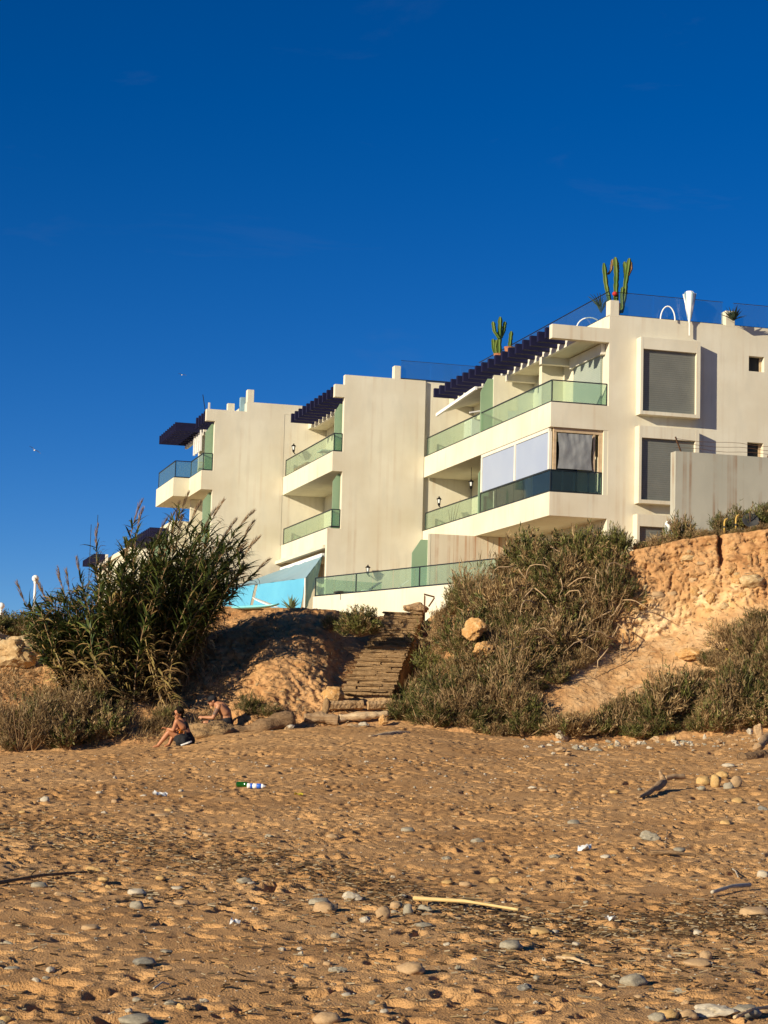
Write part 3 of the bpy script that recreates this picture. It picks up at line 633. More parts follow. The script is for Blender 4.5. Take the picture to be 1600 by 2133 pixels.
# ---- middle block
B = Block('middle apartment block with plain rust-streaked end wall between two balcony stacks', -3.4, 14.43, BASE)
B.wall('end_wall', 'stucco', -3.4, -0.02, BASE, ZR, 14.43, 0.28, [])
bmw = B.e.children[-1]
B.wall('end_wall', 'stucco', -0.02, 4.0, BASE, ZR - 0.01, 14.55, 0.2, [])
B.box('roof_cut', 'stucco', -3.8, -3.4, 14.43, 14.71, 14.75, 15.26)
B.wall('end_parapet', 'stucco', -3.82, -3.4, Z2 + 0.04, 12.54, 14.43, 0.25, [])
B.wall('end_parapet', 'stucco', -3.95, -3.4, BASE, 9.45, 14.43, 0.25, [])
B.box('balcony_parapet', 'stucco_white', -3.82, -3.67, 14.68, 23.4, Z2 + 0.04, 12.54); B.box('balcony_parapet', 'stucco_white', -3.82, -3.67, 14.68, 23.4, Z1, 9.5)
B.box('floor_slab', 'stucco_white', -3.67, -1.9, 14.71, 23.4, Z2 + 0.043, Z2 + 0.25); B.box('floor_slab', 'stucco_white', -3.67, -1.9, 14.71, 23.4, Z1 + 0.003, Z1 + 0.22)
B.box('facade_wall', 'stucco_white', -1.9, -1.65, 14.71, 23.4, BASE, 15.2)
B.box('roof_slab', 'stucco_white', -2.75, 9.0, 14.75, 23.4, 14.78, 15.12)
B.box('roof_parapet', 'stucco_white', -1.36, -1.16, 14.72, 23.4, 15.12, 15.68)
B.box('roof_post', 'stucco', -1.36, -1.08, 14.427, 14.75, 15.6, 16.2, bevel=0.015)
B.rail([(-3.75, 23.2), (-3.75, 14.55), (-3.42, 14.55)], 12.54, 13.28, [4, 1]); B.rail([(-3.75, 23.2), (-3.75, 14.55), (-3.42, 14.55)], 9.5, 10.22, [4, 1])
B.rail([(-1.05, 14.55), (4.0, 14.55)], 15.67, 16.45, [4], m='glass_blue', post=False, thick=0.012)
B.pergola(-3.8, -2.7, 14.75, 22.6, 11, 14.85, 15.24)
B.divider(14.9, -3.66, -3.3, 12.5, 14.55, 0.35); B.divider(14.9, -3.66, -3.3, 9.5, 11.7, 0.3)
B.lantern(-3.45, 23.1, 13.75); B.lantern(-2.3, 14.2, 7.75)
sd = B.box('sliding_door', 'dark_room', -1.96, -1.9, 16.0, 19.0, 11.96, 14.2); sd = B.box('sliding_door', 'dark_room', -1.96, -1.9, 16.0, 19.0, 8.97, 11.2)
B.box('lower_slab', 'stucco_white', -4.05, -3.82, 14.72, 24.3, 8.66, 8.80)

# ---- far block
A = Block('left apartment block with stepped sunlit balcony above the reeds', -6.97, 23.4, BASE)
A.wall('end_wall', 'stucco', -6.97, -3.84, BASE, 15.38, 23.4, 0.28, [])
A.wall('end_wall_top', 'stucco', -5.56, 1.0, 15.38, 15.82, 23.4, 0.28, [])
A.wall('end_wall_top', 'stucco', -3.84, 1.0, BASE, 15.38, 23.41, 0.25, [])
A.box('roof_cut', 'stucco', -7.36, -6.97, 23.4, 23.68, 14.86, 15.38)
A.wall('end_parapet', 'stucco', -7.48, -6.97, Z2 + 0.1, 12.65, 23.4, 0.25, [])
A.box('balcony_parapet', 'stucco_white', -7.48, -7.33, 23.65, 26.5, Z2 + 0.1, 12.65); A.box('balcony_parapet', 'stucco_white', -8.2, -7.33, 26.5, 26.65, Z2 + 0.1, 12.65)
A.box('balcony_parapet', 'stucco_white', -8.2, -8.05, 26.65, 31.3, Z2 + 0.1, 12.65); A.box('balcony_parapet', 'stucco_white', -8.2, -5.2, 31.3, 31.45, Z2 + 0.1, 12.65)
A.box('floor_slab', 'stucco_white', -7.33, -5.2, 23.68, 31.3, Z2 + 0.103, Z2 + 0.3); A.box('floor_slab', 'stucco_white', -8.05, -7.335, 26.65, 31.3, Z2 + 0.106, Z2 + 0.297)
A.box('facade_wall', 'stucco_white', -5.2, -4.95, 23.68, 31.3, BASE, 15.3); A.box('back_end_wall', 'stucco_white', -5.2, 1.0, 31.3, 31.55, BASE, 15.3)
A.box('roof_slab', 'stucco_white', -6.3, 1.0, 23.7, 31.4, 14.9, 15.2); A.box('roof_parapet', 'stucco_white', -5.56, -5.36, 23.7, 31.2, 15.2, 15.8)
A.box('roof_post', 'stucco', -5.56, -5.25, 23.397, 23.72, 15.78, 16.38, bevel=0.015)
A.box('lower_parapet', 'stucco_white', -7.4, -7.25, 23.65, 31.3, Z1, 9.5); A.box('floor_slab', 'stucco_white', -7.25, -5.2, 23.68, 31.3, Z1 + 0.003, Z1 + 0.2)
A.box('partition', 'stucco_white', -7.2, -5.2, 27.5, 27.7, 8.96, 11.8)
A.box('end_base', 'stucco', -7.4, -6.97, 23.4, 23.65, BASE, 9.45)
A.rail([(-8.12, 31.3), (-8.12, 26.58), (-7.4, 26.58), (-7.4, 23.52), (-7.0, 23.52)], 12.65, 13.42, [3, 1, 2, 1])
A.pergola(-7.36, -6.3, 23.72, 26.3, 4, 14.86, 15.36); A.pergola(-8.2, -6.9, 26.4, 31.4, 9, 14.80, 15.20, w=0.12)
A.divider(23.9, -7.28, -6.8, 12.6, 14.8, 0.4); A.divider(23.9, -7.28, -6.8, 9.5, 11.75, 0.4)
for k in range(4): A.box('hanging_slat', 'plastic_white', -7.1, -7.02, 26.2 + 0.55 * k, 26.35 + 0.55 * k, 13.9, 14.86)
A.box('column', 'stucco_white', -7.0, -6.7, 26.9, 27.2, 11.99, 14.9)
fl = A.box('floodlight', 'tarp_grey', -5.75, -5.45 + 0.05, 23.9, 24.2, 15.4, 16.1)
A.box('chimney_cap', 'stucco_white', -6.3, -6.0, 24.0, 24.3, 15.36, 15.8); A.box('vent_pipe', 'white_paint', -7.2, -7.12, 23.9, 23.98, 15.36, 15.75)
mb = MB(); mb.bar((-7.3 + 6.97, 0.6, 11.1), (-7.45 + 6.97, 0.6, 11.9), 0.03, 0.03); mb.build('antenna', M['rail_dark'], A.e)

# ---- farthest block, mostly hidden by the reeds
D = Block('farthest apartment block half hidden behind the reed clump with blue pergolas', -9.5, 32.5, BASE)
D.box('end_wall', 'stucco_white', -7.4, -5.0, 31.9, 32.2, BASE, 11.0); D.box('facade_wall', 'stucco_white', -7.2, -5.0, 32.2, 60.0, BASE, 11.0)
D.box('roof_slab', 'stucco_white', -7.3, -5.0, 31.9, 60.0, 11.0, 11.25); D.box('roof_parapet', 'stucco_white', -6.6, -5.0, 46.0, 60.0, 11.25, 11.6)
D.pergola(-8.3, -7.3, 32.2, 39.2, 13, 10.5, 10.92); D.pergola(-8.3, -7.6, 53.5, 59.3, 9, 10.98, 11.36)
D.box('balcony_parapet', 'stucco_white', -8.2, -8.05, 32.2, 50.0, 7.6, 8.4); D.divider(33.0, -8.0, -7.2, 8.4, 10.4)

# ------------------------------------------------------------------ terrace, walls, awning
def prism(pts, z0, z1):
    n = len(pts); vs = [(p[0], p[1], z0) for p in pts] + [(p[0], p[1], z1) for p in pts]
    return MB().add(vs, [tuple(range(n - 1, -1, -1)), tuple(range(n, 2 * n))] + [(i, (i + 1) % n, (i + 1) % n + n, i + n) for i in range(n)])
prism([(-2.4, 72.9), (4.0, 62.2), (9, 62.2), (9, 80), (-2.2, 78)], 2.2, 5.80).build('terrace', M['stair_stone'])['kind'] = 'structure'
prism([(-9.5, 67.5), (-2.7, 67.5), (-2.45, 73.2), (-2.2, 88), (-11, 90)], 2.2, 5.72).build('forecourt', M['plateau_soil'])['kind'] = 'structure'
TL = Vector((-2.61, 72.87, 0)); TR = Vector((3.95, 62.0, 0)); TD = (TR - TL); TN = TD.normalized(); TQ = Vector((TN.y, -TN.x, 0)) * -1
tw = thing('terrace_wall', 'low cream terrace wall with green glass balustrade below the middle block', 'wall', (TL.x, TL.y, 4.6), math.atan2(TD.y, TD.x))
Lt = TD.length
MB().box(0, Lt, 0, 0.2, 0, 1.9).build('wall', M['stucco_white'], tw)
mb = MB(); mb.bar((0, 0.1, 2.62), (Lt, 0.1, 2.62), 0.05, 0.035); mb.bar((0, 0.1, 1.93), (Lt, 0.1, 1.93), 0.06, 0.06)
for k in (0, 3.05, 7.4, Lt): mb.bar((k, 0.1, 1.9), (k, 0.1, 2.62), 0.04, 0.04)
bal = mb.build('balustrade', M['rail_dark'], tw)
for k in range(9): MB().box(k * Lt / 9 + 0.02, (k + 1) * Lt / 9 - 0.02, 0.094, 0.106, 1.97, 2.6).build('glass_pane', M['glass_green'], bal)
mb = MB(); mb.box(0.0, 0.05, 0.2, 3.0, 1.97, 2.6); mb.build('glass_pane', M['glass_green'], bal)

gw = thing('garden_wall', 'tall grey streaked boundary wall with barbed wire at the right edge', 'wall', bw(1.51, -6.65, 4.6), BA)
MB().box(0, 8.5, 0.0, 0.36, 0, 5.5).build('wall', M['stucco_grey'], gw)
for k, xx in ((0, 0.28), (1, 3.1), (2, 6.2)):
    MB().bar((xx, 0.2, 5.48), (xx + (-0.25 if k == 0 else 0.2), 0.1, 5.95), 0.035, 0.035).build('wire_post', M['rust_metal'], gw)
for k in range(3):
    pts = [(0.05 + 0.06 * i * 7, 0.12 + 0.02 * sin(i * 2.1), 5.62 + 0.13 * k + 0.025 * sin(i * 1.3 + k)) for i in range(18)]
    MB().tube(pts, 0.008, 4).build('barbed_wire', M['rust_metal'], gw)

# blue awning and curtains in front of the middle block
aw = thing('blue_awning', 'sky-blue canvas awning with drop curtains at the foot of the blocks', 'awning', (-4.5, 78.0, 5.72))
def W(p): return (p[0] + 4.5, p[1] - 78.0, p[2] - 5.72)
inA = bw(-3.95, 15.0, 8.42); inB = bw(-3.95, 22.6, 8.38); outA = Vector((-3.05, 75.7, 7.42)); outB = Vector((-6.6, 81.2, 7.30))
def sheet(name, a, b_, c, d, m, parent, n=14, sag=0.12, amp=0.05, seed=0.0, th=0.02):
    """cloth between edge a-b (bottom/outer) and d-c (top/inner) as a thin solid sheet"""
    s_ = np.linspace(0, 1, n); S, T_ = np.meshgrid(s_, s_)
    a, b_, c, d = [np.array(p) for p in (a, b_, c, d)]
    P = ((1 - S)[..., None] * a + S[..., None] * b_) * (1 - T_)[..., None] + ((1 - S)[..., None] * d + S[..., None] * c) * T_[..., None]
    nrm = np.cross(b_ - a, d - a); nrm = nrm / np.linalg.norm(nrm)
    off = amp * fbm(S * 3 + seed, T_ * 1.5, seed, 3) * np.sin(pi * T_) + amp * 0.4 * np.sin(S * 26 + seed)
    P = P + off[..., None] * nrm; P[..., 2] -= sag * np.sin(pi * S) * np.sin(pi * T_)
    P2 = P + nrm * th; n2 = n * n; f = grid_faces(n, n)
    V = np.concatenate([P.reshape(-1, 3), P2.reshape(-1, 3)]); F = np.concatenate([f[:, ::-1], f + n2])
    e = parent.matrix_world if False else Vector(parent.location); V = V - np.array(e)
    return obj(name, mesh_np(name, V, F, True), M[m], parent)
sheet('canopy', outA, outB, inB, inA, 'tarp_grey', aw, sag=0.25, amp=0.04, seed=1.0)
mid = outA.lerp(outB, 0.58); mid2 = outA.lerp(outB, 0.62)
fo = Vector((-0.25, -0.15, 0))
sheet('curtain', outA + fo * 0.3 + Vector((-0.1, 0, -1.45)), mid + fo + Vector((0, 0, -1.2)), mid, outA, 'tarp_blue', aw, sag=0, amp=0.03, seed=2.0)
sheet('curtain', mid2 + fo + Vector((0, 0, -1.35)), outB + fo + Vector((0, 0, -1.3)), outB, mid2, 'tarp_blue', aw, sag=0, amp=0.03, seed=3.0)
sheet('side_flap', outA + Vector((0.05, 0.1, -1.3)), bw(-4.15, 14.9, 7.6), inA + Vector((0, 0, 0.02)), outA + Vector((0.03, 0.05, 0)), 'tarp_teal', aw, sag=0, amp=0.04, seed=4.0)
MB().bar(W(inA), W(inB), 0.12, 0.14).build('cassette', M['plastic_white'], aw)
MB().bar(W(outA + Vector((0, 0, -1.6))), W(outA), 0.05, 0.05).build('pole', M['plastic_white'], aw); MB().bar(W(outB + Vector((0, 0, -1.6))), W(outB), 0.05, 0.05).build('pole', M['plastic_white'], aw)

def surfboard(name, label, a, b_, wdt, th, m, mf=None):
    a = Vector(a); b_ = Vector(b_); L = (b_ - a).length; n = 18; vs = []; fs = []
    e = thing(name, label, 'surfboard', a); d = (b_ - a).normalized(); side = d.cross(Vector((0, 0, 1))).normalized(); up = side.cross(d)
    for i in range(n + 1):
        s_ = i / n; w = wdt * (sin(pi * min(max(s_ * 0.94 + 0.03, 0), 1)) ** 0.55) / 2; rock = 0.35 * th + 0.5 * th * (2 * s_ - 1) ** 4
        for k in range(8):
            an = 2 * pi * k / 8; vs.append(d * (s_ * L) + side * (w * cos(an)) + up * (th * 0.5 * sin(an) * (0.3 + 0.7 * sin(pi * s_)) + rock))
    for i in range(n):
        for k in range(8): fs.append((i * 8 + k, i * 8 + (k + 1) % 8, (i + 1) * 8 + (k + 1) % 8, (i + 1) * 8 + k))
    fs += [tuple(range(7, -1, -1)), tuple(n * 8 + k for k in range(8))]
    o = MB().add(vs, fs).build('deck', M[m], e, smooth=True)
    if mf:
        q = d * (L * 0.1) + up * th
        MB().add([q - side * .012, q + d * 0.2 - side * .012, q + d * 0.02 + up * 0.2 - side * .012, q + side * .012, q + d * 0.2 + side * .012, q + d * 0.02 + up * 0.2 + side * .012],
                 [(0, 1, 2), (5, 4, 3), (0, 3, 4, 1), (1, 4, 5, 2), (2, 5, 3, 0)]).build('fin', M[mf], e)
    return e
a_ = at(465, 1270, 68); b_ = at(580, 1265, 66.5)
surfboard('surfboard', 'turquoise surfboard lying on its edge of the forecourt under the awning', a_, b_, 0.55, 0.14, 'surf_turquoise', 'tyre_dark')
a_ = at(527, 1247, 74.4); b_ = at(580, 1268, 73.2)
surfboard('surfboard', 'white surfboard leaning against the blue curtain', a_, b_, 0.4, 0.07, 'plastic_white')

def agave(name, label, base, n, L, m, spread=0.9, rr=1):
    e = thing(name, label, 'plant', base); rnd = random.Random(rr)
    for i in range(n):
        a = 2 * pi * i / n + rnd.uniform(-.2, .2); el = rnd.uniform(0.35, 1.35) if spread > 0.5 else rnd.uniform(1, 1.4)
        d = Vector((cos(a) * cos(el), sin(a) * cos(el), sin(el))); sd = Vector((-sin(a), cos(a), 0)); l = L * rnd.uniform(0.75, 1.1); w = 0.05 * L / 0.6
        c1 = d * l * 0.4 + Vector((0, 0, 0.02)); tip = d * l - Vector((0, 0, 0.06 * l)); nn = sd.cross(d) * 0.02
        MB().add([-sd * w * .7, sd * w * .7, c1 + sd * w, c1 - sd * w, tip, -nn * 2, c1 - nn], [(0, 1, 2, 3), (3, 2, 4), (1, 0, 5), (0, 3, 6, 5), (2, 1, 5, 6), (3, 4, 6), (4, 2, 6)]).build('leaf', M[m], e)
    return e
agave('agave_plant', 'spiky grey-green agave in front of the blue curtain', at(606, 1272, 66.5), 22, 0.62, 'agave')

# ------------------------------------------------------------------ roof and balcony things
def cactus(label, arms, Y, pot, m='cactus_skin'):
    base = at(*pot, Y); e = thing('cactus', label, 'cactus', base)
    MB().lathe([(0.13, -0.02), (0.2, 0.32), (0.22, 0.36), (0.17, 0.36)], 14).build('pot', M['terracotta'], e)
    for ar in arms:
        pl = [at(x, y, Y + ar[1]) - base for x, y in ar[2]]; n = 26; pts = []
        for i in range(n + 1):
            f = i / n * (len(pl) - 1); k = min(int(f), len(pl) - 2); pts.append(pl[k].lerp(pl[k + 1], f - k))
        vs = []; fs = []; NR = 10; rnd = random.Random(len(ar[2]) + ar[2][0][0])
        for i, p in enumerate(pts):
            bul = 0.86 + 0.22 * abs(sin(i * 0.75 + rnd.random() * 0.3)); tip = min(1, (n - i + 0.7) / 2.2); r = ar[0] * bul * tip ** 0.6
            for k in range(NR):
                an = 2 * pi * k / NR; q = r * (1.12 if k % 2 == 0 else 0.42); vs.append(p + Vector((q * cos(an), q * sin(an), 0)))
        for i in range(n):
            for k in range(NR): fs.append((i * NR + k, i * NR + (k + 1) % NR, (i + 1) * NR + (k + 1) % NR, (i + 1) * NR + k))
        fs.append(tuple(n * NR + k for k in range(NR)))
        MB().add(vs, fs).build('arm', M[ar[3] if len(ar) > 3 else m], e)
    return e
c1 = cactus('tall branching cactus with red bloom standing on the roof of the nearest block',
    [(0.075, 0, [(1272, 650), (1268, 620), (1262, 590), (1258, 548)]), (0.05, 0.1, [(1266, 572), (1273, 562), (1276, 540)], 'cactus_dry'),
     (0.085, 0, [(1283, 652), (1283, 600), (1284, 570), (1282, 536)]), (0.08, 0.1, [(1284, 585), (1285, 560), (1284, 545)], 'cactus_dry'),
     (0.08, -0.1, [(1293, 652), (1300, 620), (1303, 590), (1308, 560), (1311, 538)]), (0.07, 0.1, [(1302, 615), (1304, 580), (1301, 545)]),
     (0.06, -0.15, [(1296, 640), (1295, 615), (1297, 598)]), (0.05, -0.1, [(1308, 575), (1315, 560), (1314, 545)], 'cactus_dry')], 64.4, (1283, 655))
MB().ell(at(1281, 612, 64.3) - Vector(c1.location), (0.09, 0.09, 0.08)).build('bloom', M['red_flower'], c1)
cactus('slim columnar cactus beside the blue pergola teeth on the roof',
    [(0.085, 0, [(1040, 752), (1040, 715), (1041, 685), (1042, 660)]), (0.075, 0.1, [(1036, 750), (1028, 725), (1027, 706)]), (0.075, -0.1, [(1040, 705), (1030, 690), (1027, 670)]),
     (0.075, 0.1, [(1042, 705), (1049, 690), (1052, 670)]), (0.07, 0, [(1034, 745), (1032, 722), (1034, 708)])], 74.5, (1039, 756))
cactus('single short cactus stem right of the slim columnar cactus on the roof', [(0.08, 0, [(1061, 738), (1062, 718), (1065, 690)])], 73.6, (1061, 742))
ts_ = thing('rooftop_shrub', 'small feathery shrub at the foot of the roof cactus', 'plant', at(1252, 652, 64.8))
mb = MB(); rnd = random.Random(3)
for k in range(26):
    a = rnd.uniform(0, 2 * pi); l = rnd.uniform(0.3, 0.7); p = [Vector((0, 0, 0)), Vector((cos(a) * l * .3, sin(a) * l * .3, l * .6)), Vector((cos(a) * l * .7, sin(a) * l * .7, l * .9))]
    mb.tube(p, [0.012, 0.02, 0.006], 5)
mb.build('twigs', M['palm'], ts_)['kind'] = 'stuff'
agave('potted_palm', 'dark spiky palm behind the right roof post', at(1528, 668, 64.3), 16, 0.62, 'palm', rr=4)
pr = thing('folded_parasol', 'folded white parasol standing on the roof edge', 'parasol', at(1436, 672, 64.2))
MB().lathe([(0.03, 0), (0.05, 0.1), (0.14, 0.5), (0.19, 1.0), (0.12, 1.08), (0.03, 1.1)], 9).build('canopy', M['plastic_white'], pr)
for k in range(5):
    a = 2 * pi * k / 5; MB().bar((0.05 * cos(a), 0.05 * sin(a), 0.15), (0.21 * cos(a), 0.2 * sin(a), 1.02), 0.05, 0.02).build('fold_shade', M['tarp_grey'], pr)  # grey bars paint the darker shading between the parasol's folds
MB().bar((0, 0, -0.45), (0, 0, 0.2), 0.04, 0.04).build('pole', M['plastic_white'], pr)
MB().bar((-0.22, 0, 0.98), (0.0, 0, 0.05), 0.03, 0.03).build('strut', M['plastic_white'], pr)
for nm, lb, cx, cy, wd, ht, Y in (('roof_hoop', 'white hooped pipe on the roof left of the folded parasol', 1391, 668, 0.5, 0.5, 64.1), ('roof_hoop', 'white hooped pipe on the roof left of the cactus', 1228, 685, 0.9, 0.4, 66.0)):
    b0 = at(cx, cy, Y); pts = [Vector((-wd / 2 * cos(pi * i / 12) if False else wd / 2 * -cos(pi * i / 12), 0, ht * sin(pi * i / 12))) for i in range(13)]
    tag(MB().tube(pts, 0.022, 8).build(nm, M['plastic_white'], loc=b0), lb, 'pipe')
def deckchair(label, base, rz, m, s=1.0, group=None):
    e = thing('deck_chair', label, 'chair', base, rz, group); f = MB()
    f.bar((-0.6 * s, -0.28, 0.3), (0.5 * s, -0.28, 0.3), 0.04, 0.04); f.bar((-0.6 * s, 0.28, 0.3), (0.5 * s, 0.28, 0.3), 0.04, 0.04); f.bar((-0.6 * s, -0.28, 0.3), (-0.6 * s, 0.28, 0.3), 0.04, 0.04)
    f.build('frame', M[m], e)
    for sx in (-0.5, 0.4):
        for sy in (-0.28, 0.28): MB().bar((sx * s, sy, 0), (sx * s, sy, 0.3), 0.035, 0.035).build('leg', M[m], e)
    MB().bar((-0.6 * s, 0, 0.33), (0.5 * s, 0, 0.33), 0.52, 0.02).build('seat', M[m], e); MB().bar((0.45 * s, 0, 0.34), (0.95 * s, 0, 0.75), 0.52, 0.02).build('backrest', M[m], e)
    return e
deckchair('dark sun lounger on the terrace behind the glass balustrade', at(735, 1252, 71.5), 0.3, 'tyre_dark', 1.1)
deckchair('pale grey sun lounger on the terrace right of the dark one', at(790, 1250, 70.3), 0.1, 'plastic_white', 1.1)
def patio_chair(label, base, rz, group):
    e = thing('patio_chair', label, 'chair', base, rz, group)
    for sx in (-.22, .22):
        for sy in (-.22, .22): MB().bar((sx, sy, 0), (sx * 0.9, sy * 0.9, 0.44 if sy < 0 else 0.9), 0.035, 0.035).build('leg', M['plastic_white'], e)
    MB().box(-.24, .24, -.24, .24, .43, .46).build('seat', M['plastic_white'], e, bevel=0.01); MB().box(-.22, .22, .19, .22, .55, .9).build('backrest', M['plastic_white'], e, bevel=0.01)
for k, (v_, u_) in enumerate(((-3.2, 19.0), (-3.2, 20.4), (-3.1, 21.6))):
    patio_chair(['white patio chair nearest the camera on the middle block top balcony', 'white patio chair in the middle of three on the top balcony', 'white patio chair farthest along the middle block top balcony'][k], bw(v_, u_, 11.97), BA + 1.2 + k, 'white chairs on the middle balcony')
tb = thing('patio_table', 'small white crossed-leg table on the middle block top balcony', 'table', bw(-3.25, 17.4, 11.97), BA)
MB().box(-.4, .4, -.4, .4, .95, 1.0).build('tabletop', M['plastic_white'], tb); MB().bar((-.3, 0, 0), (.3, 0, .95), .05, .05).build('leg', M['plastic_white'], tb); MB().bar((.3, 0.06, 0), (-.3, 0.06, .95), .05, .05).build('leg', M['plastic_white'], tb)
pb = thing('planter', 'long terracotta planter behind the middle balcony glass', 'planter', bw(-3.45, 20.8, 11.97), BA)
MB().add([(-.16, -1.1, 0), (.16, -1.1, 0), (.16, 1.1, 0), (-.16, 1.1, 0), (-.22, -1.2, .8), (.22, -1.2, .8), (.22, 1.2, .8), (-.22, 1.2, .8)], [(3, 2, 1, 0), (4, 5, 6, 7), (0, 1, 5, 4), (1, 2, 6, 5), (2, 3, 7, 6), (3, 0, 4, 7)]).build('trough', M['terracotta'], pb)
cb = thing('balcony_cabinet', 'white upright cabinet on the far end of the near block upper balcony', 'cabinet', bw(0.9, 11.2, 11.94), BA)
MB().box(0, .6, 0, .9, 0, 1.75).build('carcass', M['plastic_white'], cb, bevel=0.01); MB().box(-.02, 0.003, .03, .43, .05, 1.7).build('door', M['white_paint'], cb); MB().box(-.02, 0.003, .46, .87, .05, 1.7).build('door', M['white_paint'], cb)
dp = thing('bare_potted_branches', 'bare branches in a pot behind the lower balcony glass of the near block', 'plant', bw(0.5, 12.0, 8.97), BA)
MB().lathe([(0.1, 0), (0.16, 0.3), (0.13, 0.3)], 10).build('pot', M['terracotta'], dp)
for k in range(4): MB().tube([(0, 0, .25), (0.1 * (k - 1.5), 0.05 * k, .9), (0.16 * (k - 1.2), 0.02, 1.2 + .15 * k)], [0.02, 0.014, 0.006], 5).build('branch', M['twig'], dp)
hr = at(884, 1279, 54.3)
tag(MB().tube([Vector((0, 0, -0.4)), Vector((0, 0, 0.5)), Vector((-0.02, 0, 0.56)), Vector((0.27, 0.1, 0.5)), Vector((0.27, 0.1, 0.46)), Vector((0.12, 0.05, 0.22))], 0.024, 8).build('stair_handrail', M['rust_metal'], loc=hr),
    'bent rusty handrail at the top of the beach steps', 'handrail')
def street_lamp(label, px, py, Y, top):
    p = at(px, py, Y); e = thing('street_lamp', label, 'lamp', (p.x, p.y, 3.2)); h = p.z - 3.2
    MB().lathe([(0.07, 0), (0.06, 0.6), (0.045, h - 0.2), (0.06, h - 0.16), (0.06, h - 0.1)], 10).build('pole', M['plastic_white'], e); MB().ell((0, 0, h), (0.13, 0.13, 0.13), 16, 10).build('globe', M['globe_white'], e, smooth=True)
street_lamp('white globe street lamp left of the reed clump', 74, 1205, 70, 0); street_lamp('white globe street lamp cut by the left picture edge', 3, 1262, 74, 0)
for k, (px, py) in enumerate(((188, 1140), (202, 1120))):
    p = at(px, py, 100); tag(MB().bar((0, 0, -3), (0, 0, 1.2), 0.03, 0.03).build('roof_aerial', M['rail_dark'], loc=p), ['thin roof aerial left of two above the far block', 'thin roof aerial right of two above the far block'][k], 'antenna')

# ------------------------------------------------------------------ beach steps
def rough_block(sx, sy, sz, seed, amp=0.03, cuts=3):
    bm = bmesh.new(); bmesh.ops.create_cube(bm, size=1.0); bmesh.ops.subdivide_edges(bm, edges=bm.edges[:], cuts=cuts, use_grid_fill=True)
    P = np.array([v.co[:] for v in bm.verts]); r = np.linalg.norm(P, axis=1)
    rd = P / np.maximum(np.max(np.abs(P), axis=1), 1e-6)[:, None] * 0.5
    P = P * 0.94 + 0.06 * P / np.maximum(r, 1e-6)[:, None] * 0.62
    P = P * np.array([sx, sy, sz]); d = np.stack([fbm(P[:, 0] * 6 + seed, P[:, 1] * 6, P[:, 2] * 6 + k * 7, 2) for k in range(3)], 1)
    P = P + amp * d
    for v, p in zip(bm.verts, P): v.co = p
    me = bpy.data.meshes.new('stone'); bm.to_mesh(me); bm.free(); return me
blocks = [rough_block(1, 1, 1, 3.1 * k, 0.09) for k in range(6)]
for me in blocks: me.materials.append(M['stair_stone'])
s0 = at(764, 1446, 48.2); s1 = at(843, 1276, 54.2); sdir = Vector((s1.x - s0.x, s1.y - s0.y, 0)); srun = sdir.length; sdir.normalize()
st = thing('beach_steps', 'worn stone steps climbing from the beach to the terrace', 'steps', s0, math.atan2(sdir.y, sdir.x) - pi / 2)
NS = 18; rnd = random.Random(11); rise = (s1.z - s0.z) / NS
for k in range(NS):
    yk = srun * k / (NS - 1) * 0.96; zk = rise * k; wd = 1.26 - 0.012 * k
    stp = MB().box(-wd / 2 + 0.03, wd / 2 - 0.03, yk + 0.2, yk + 0.75, zk - 1.2, zk + rise - 0.05).build('step', M['stair_stone'], st)
    xx = -wd / 2
    while xx < wd / 2 - 0.05:                                   # rough riser stones
        bwid = min(rnd.uniform(0.18, 0.6), wd / 2 - xx)
        obj('stone', rnd.choice(blocks), None, stp, loc=(xx + bwid / 2, yk + 0.19 + rnd.uniform(-.03, .03), zk + rise * 0.38 + rnd.uniform(-.015, .015)), rot=(rnd.uniform(-.08, .08), rnd.uniform(-.06, .06), rnd.uniform(-.1, .1)), scale=(bwid * 1.08, 0.36, rise * rnd.uniform(0.85, 1.0)))
        xx += bwid
    xx = -wd / 2 - rnd.uniform(0, 0.06)
    while xx < wd / 2 - 0.05:                                   # worn tread slabs, their broken edges standing out
        bwid = min(rnd.uniform(0.35, 0.95), wd / 2 - xx + rnd.uniform(0, 0.03))
        obj('slab', rnd.choice(blocks), None, stp, loc=(xx + bwid / 2, yk + 0.195 + rnd.uniform(-.03, .02), zk + rise - 0.03 + rnd.uniform(-.01, .01)), rot=(rnd.uniform(-.05, .05), rnd.uniform(-.035, .035), rnd.uniform(-.07, .07)), scale=(bwid * 1.05, 0.42, 0.055 * rnd.uniform(0.8, 1.3)))
        xx += bwid

# ------------------------------------------------------------------ rocks, logs
def rock_mesh(seed, sub=3, amp=0.22, flat=1.0, facet=0.0):
    bm = bmesh.new(); bmesh.ops.create_icosphere(bm, subdivisions=sub, radius=0.5)
    P = np.array([v.co[:] for v in bm.verts]); n = P / np.linalg.norm(P, axis=1)[:, None]
    if facet:
        rs = np.random.default_rng(int(seed * 10) + 5); r = np.full(len(P), 0.5)
        for _ in range(13):
            d = rs.normal(size=3); d /= np.linalg.norm(d); c = rs.uniform(0.24, 0.42); k = n @ d; r = np.where(k > 0.05, np.minimum(r, c / np.maximum(k, 0.05)), r)
        P = n * (r * facet + 0.5 * (1 - facet))[:, None]
    P = P + n * (amp * 0.5 * fbm(n[:, 0] * 1.3 + seed, n[:, 1] * 1.3, n[:, 2] * 1.3 + seed, 3) + amp * 0.12 * fbm(n[:, 0] * 5 + seed, n[:, 1] * 5, n[:, 2] * 5, 2))[:, None]
    P[:, 2] *= flat
    for v, p in zip(bm.verts, P): v.co = p
    me = bpy.data.meshes.new('rock'); bm.to_mesh(me); bm.free()
    if not facet: me.polygons.foreach_set('use_smooth', np.ones(len(me.polygons), dtype=bool))
    return me
_rc = {}
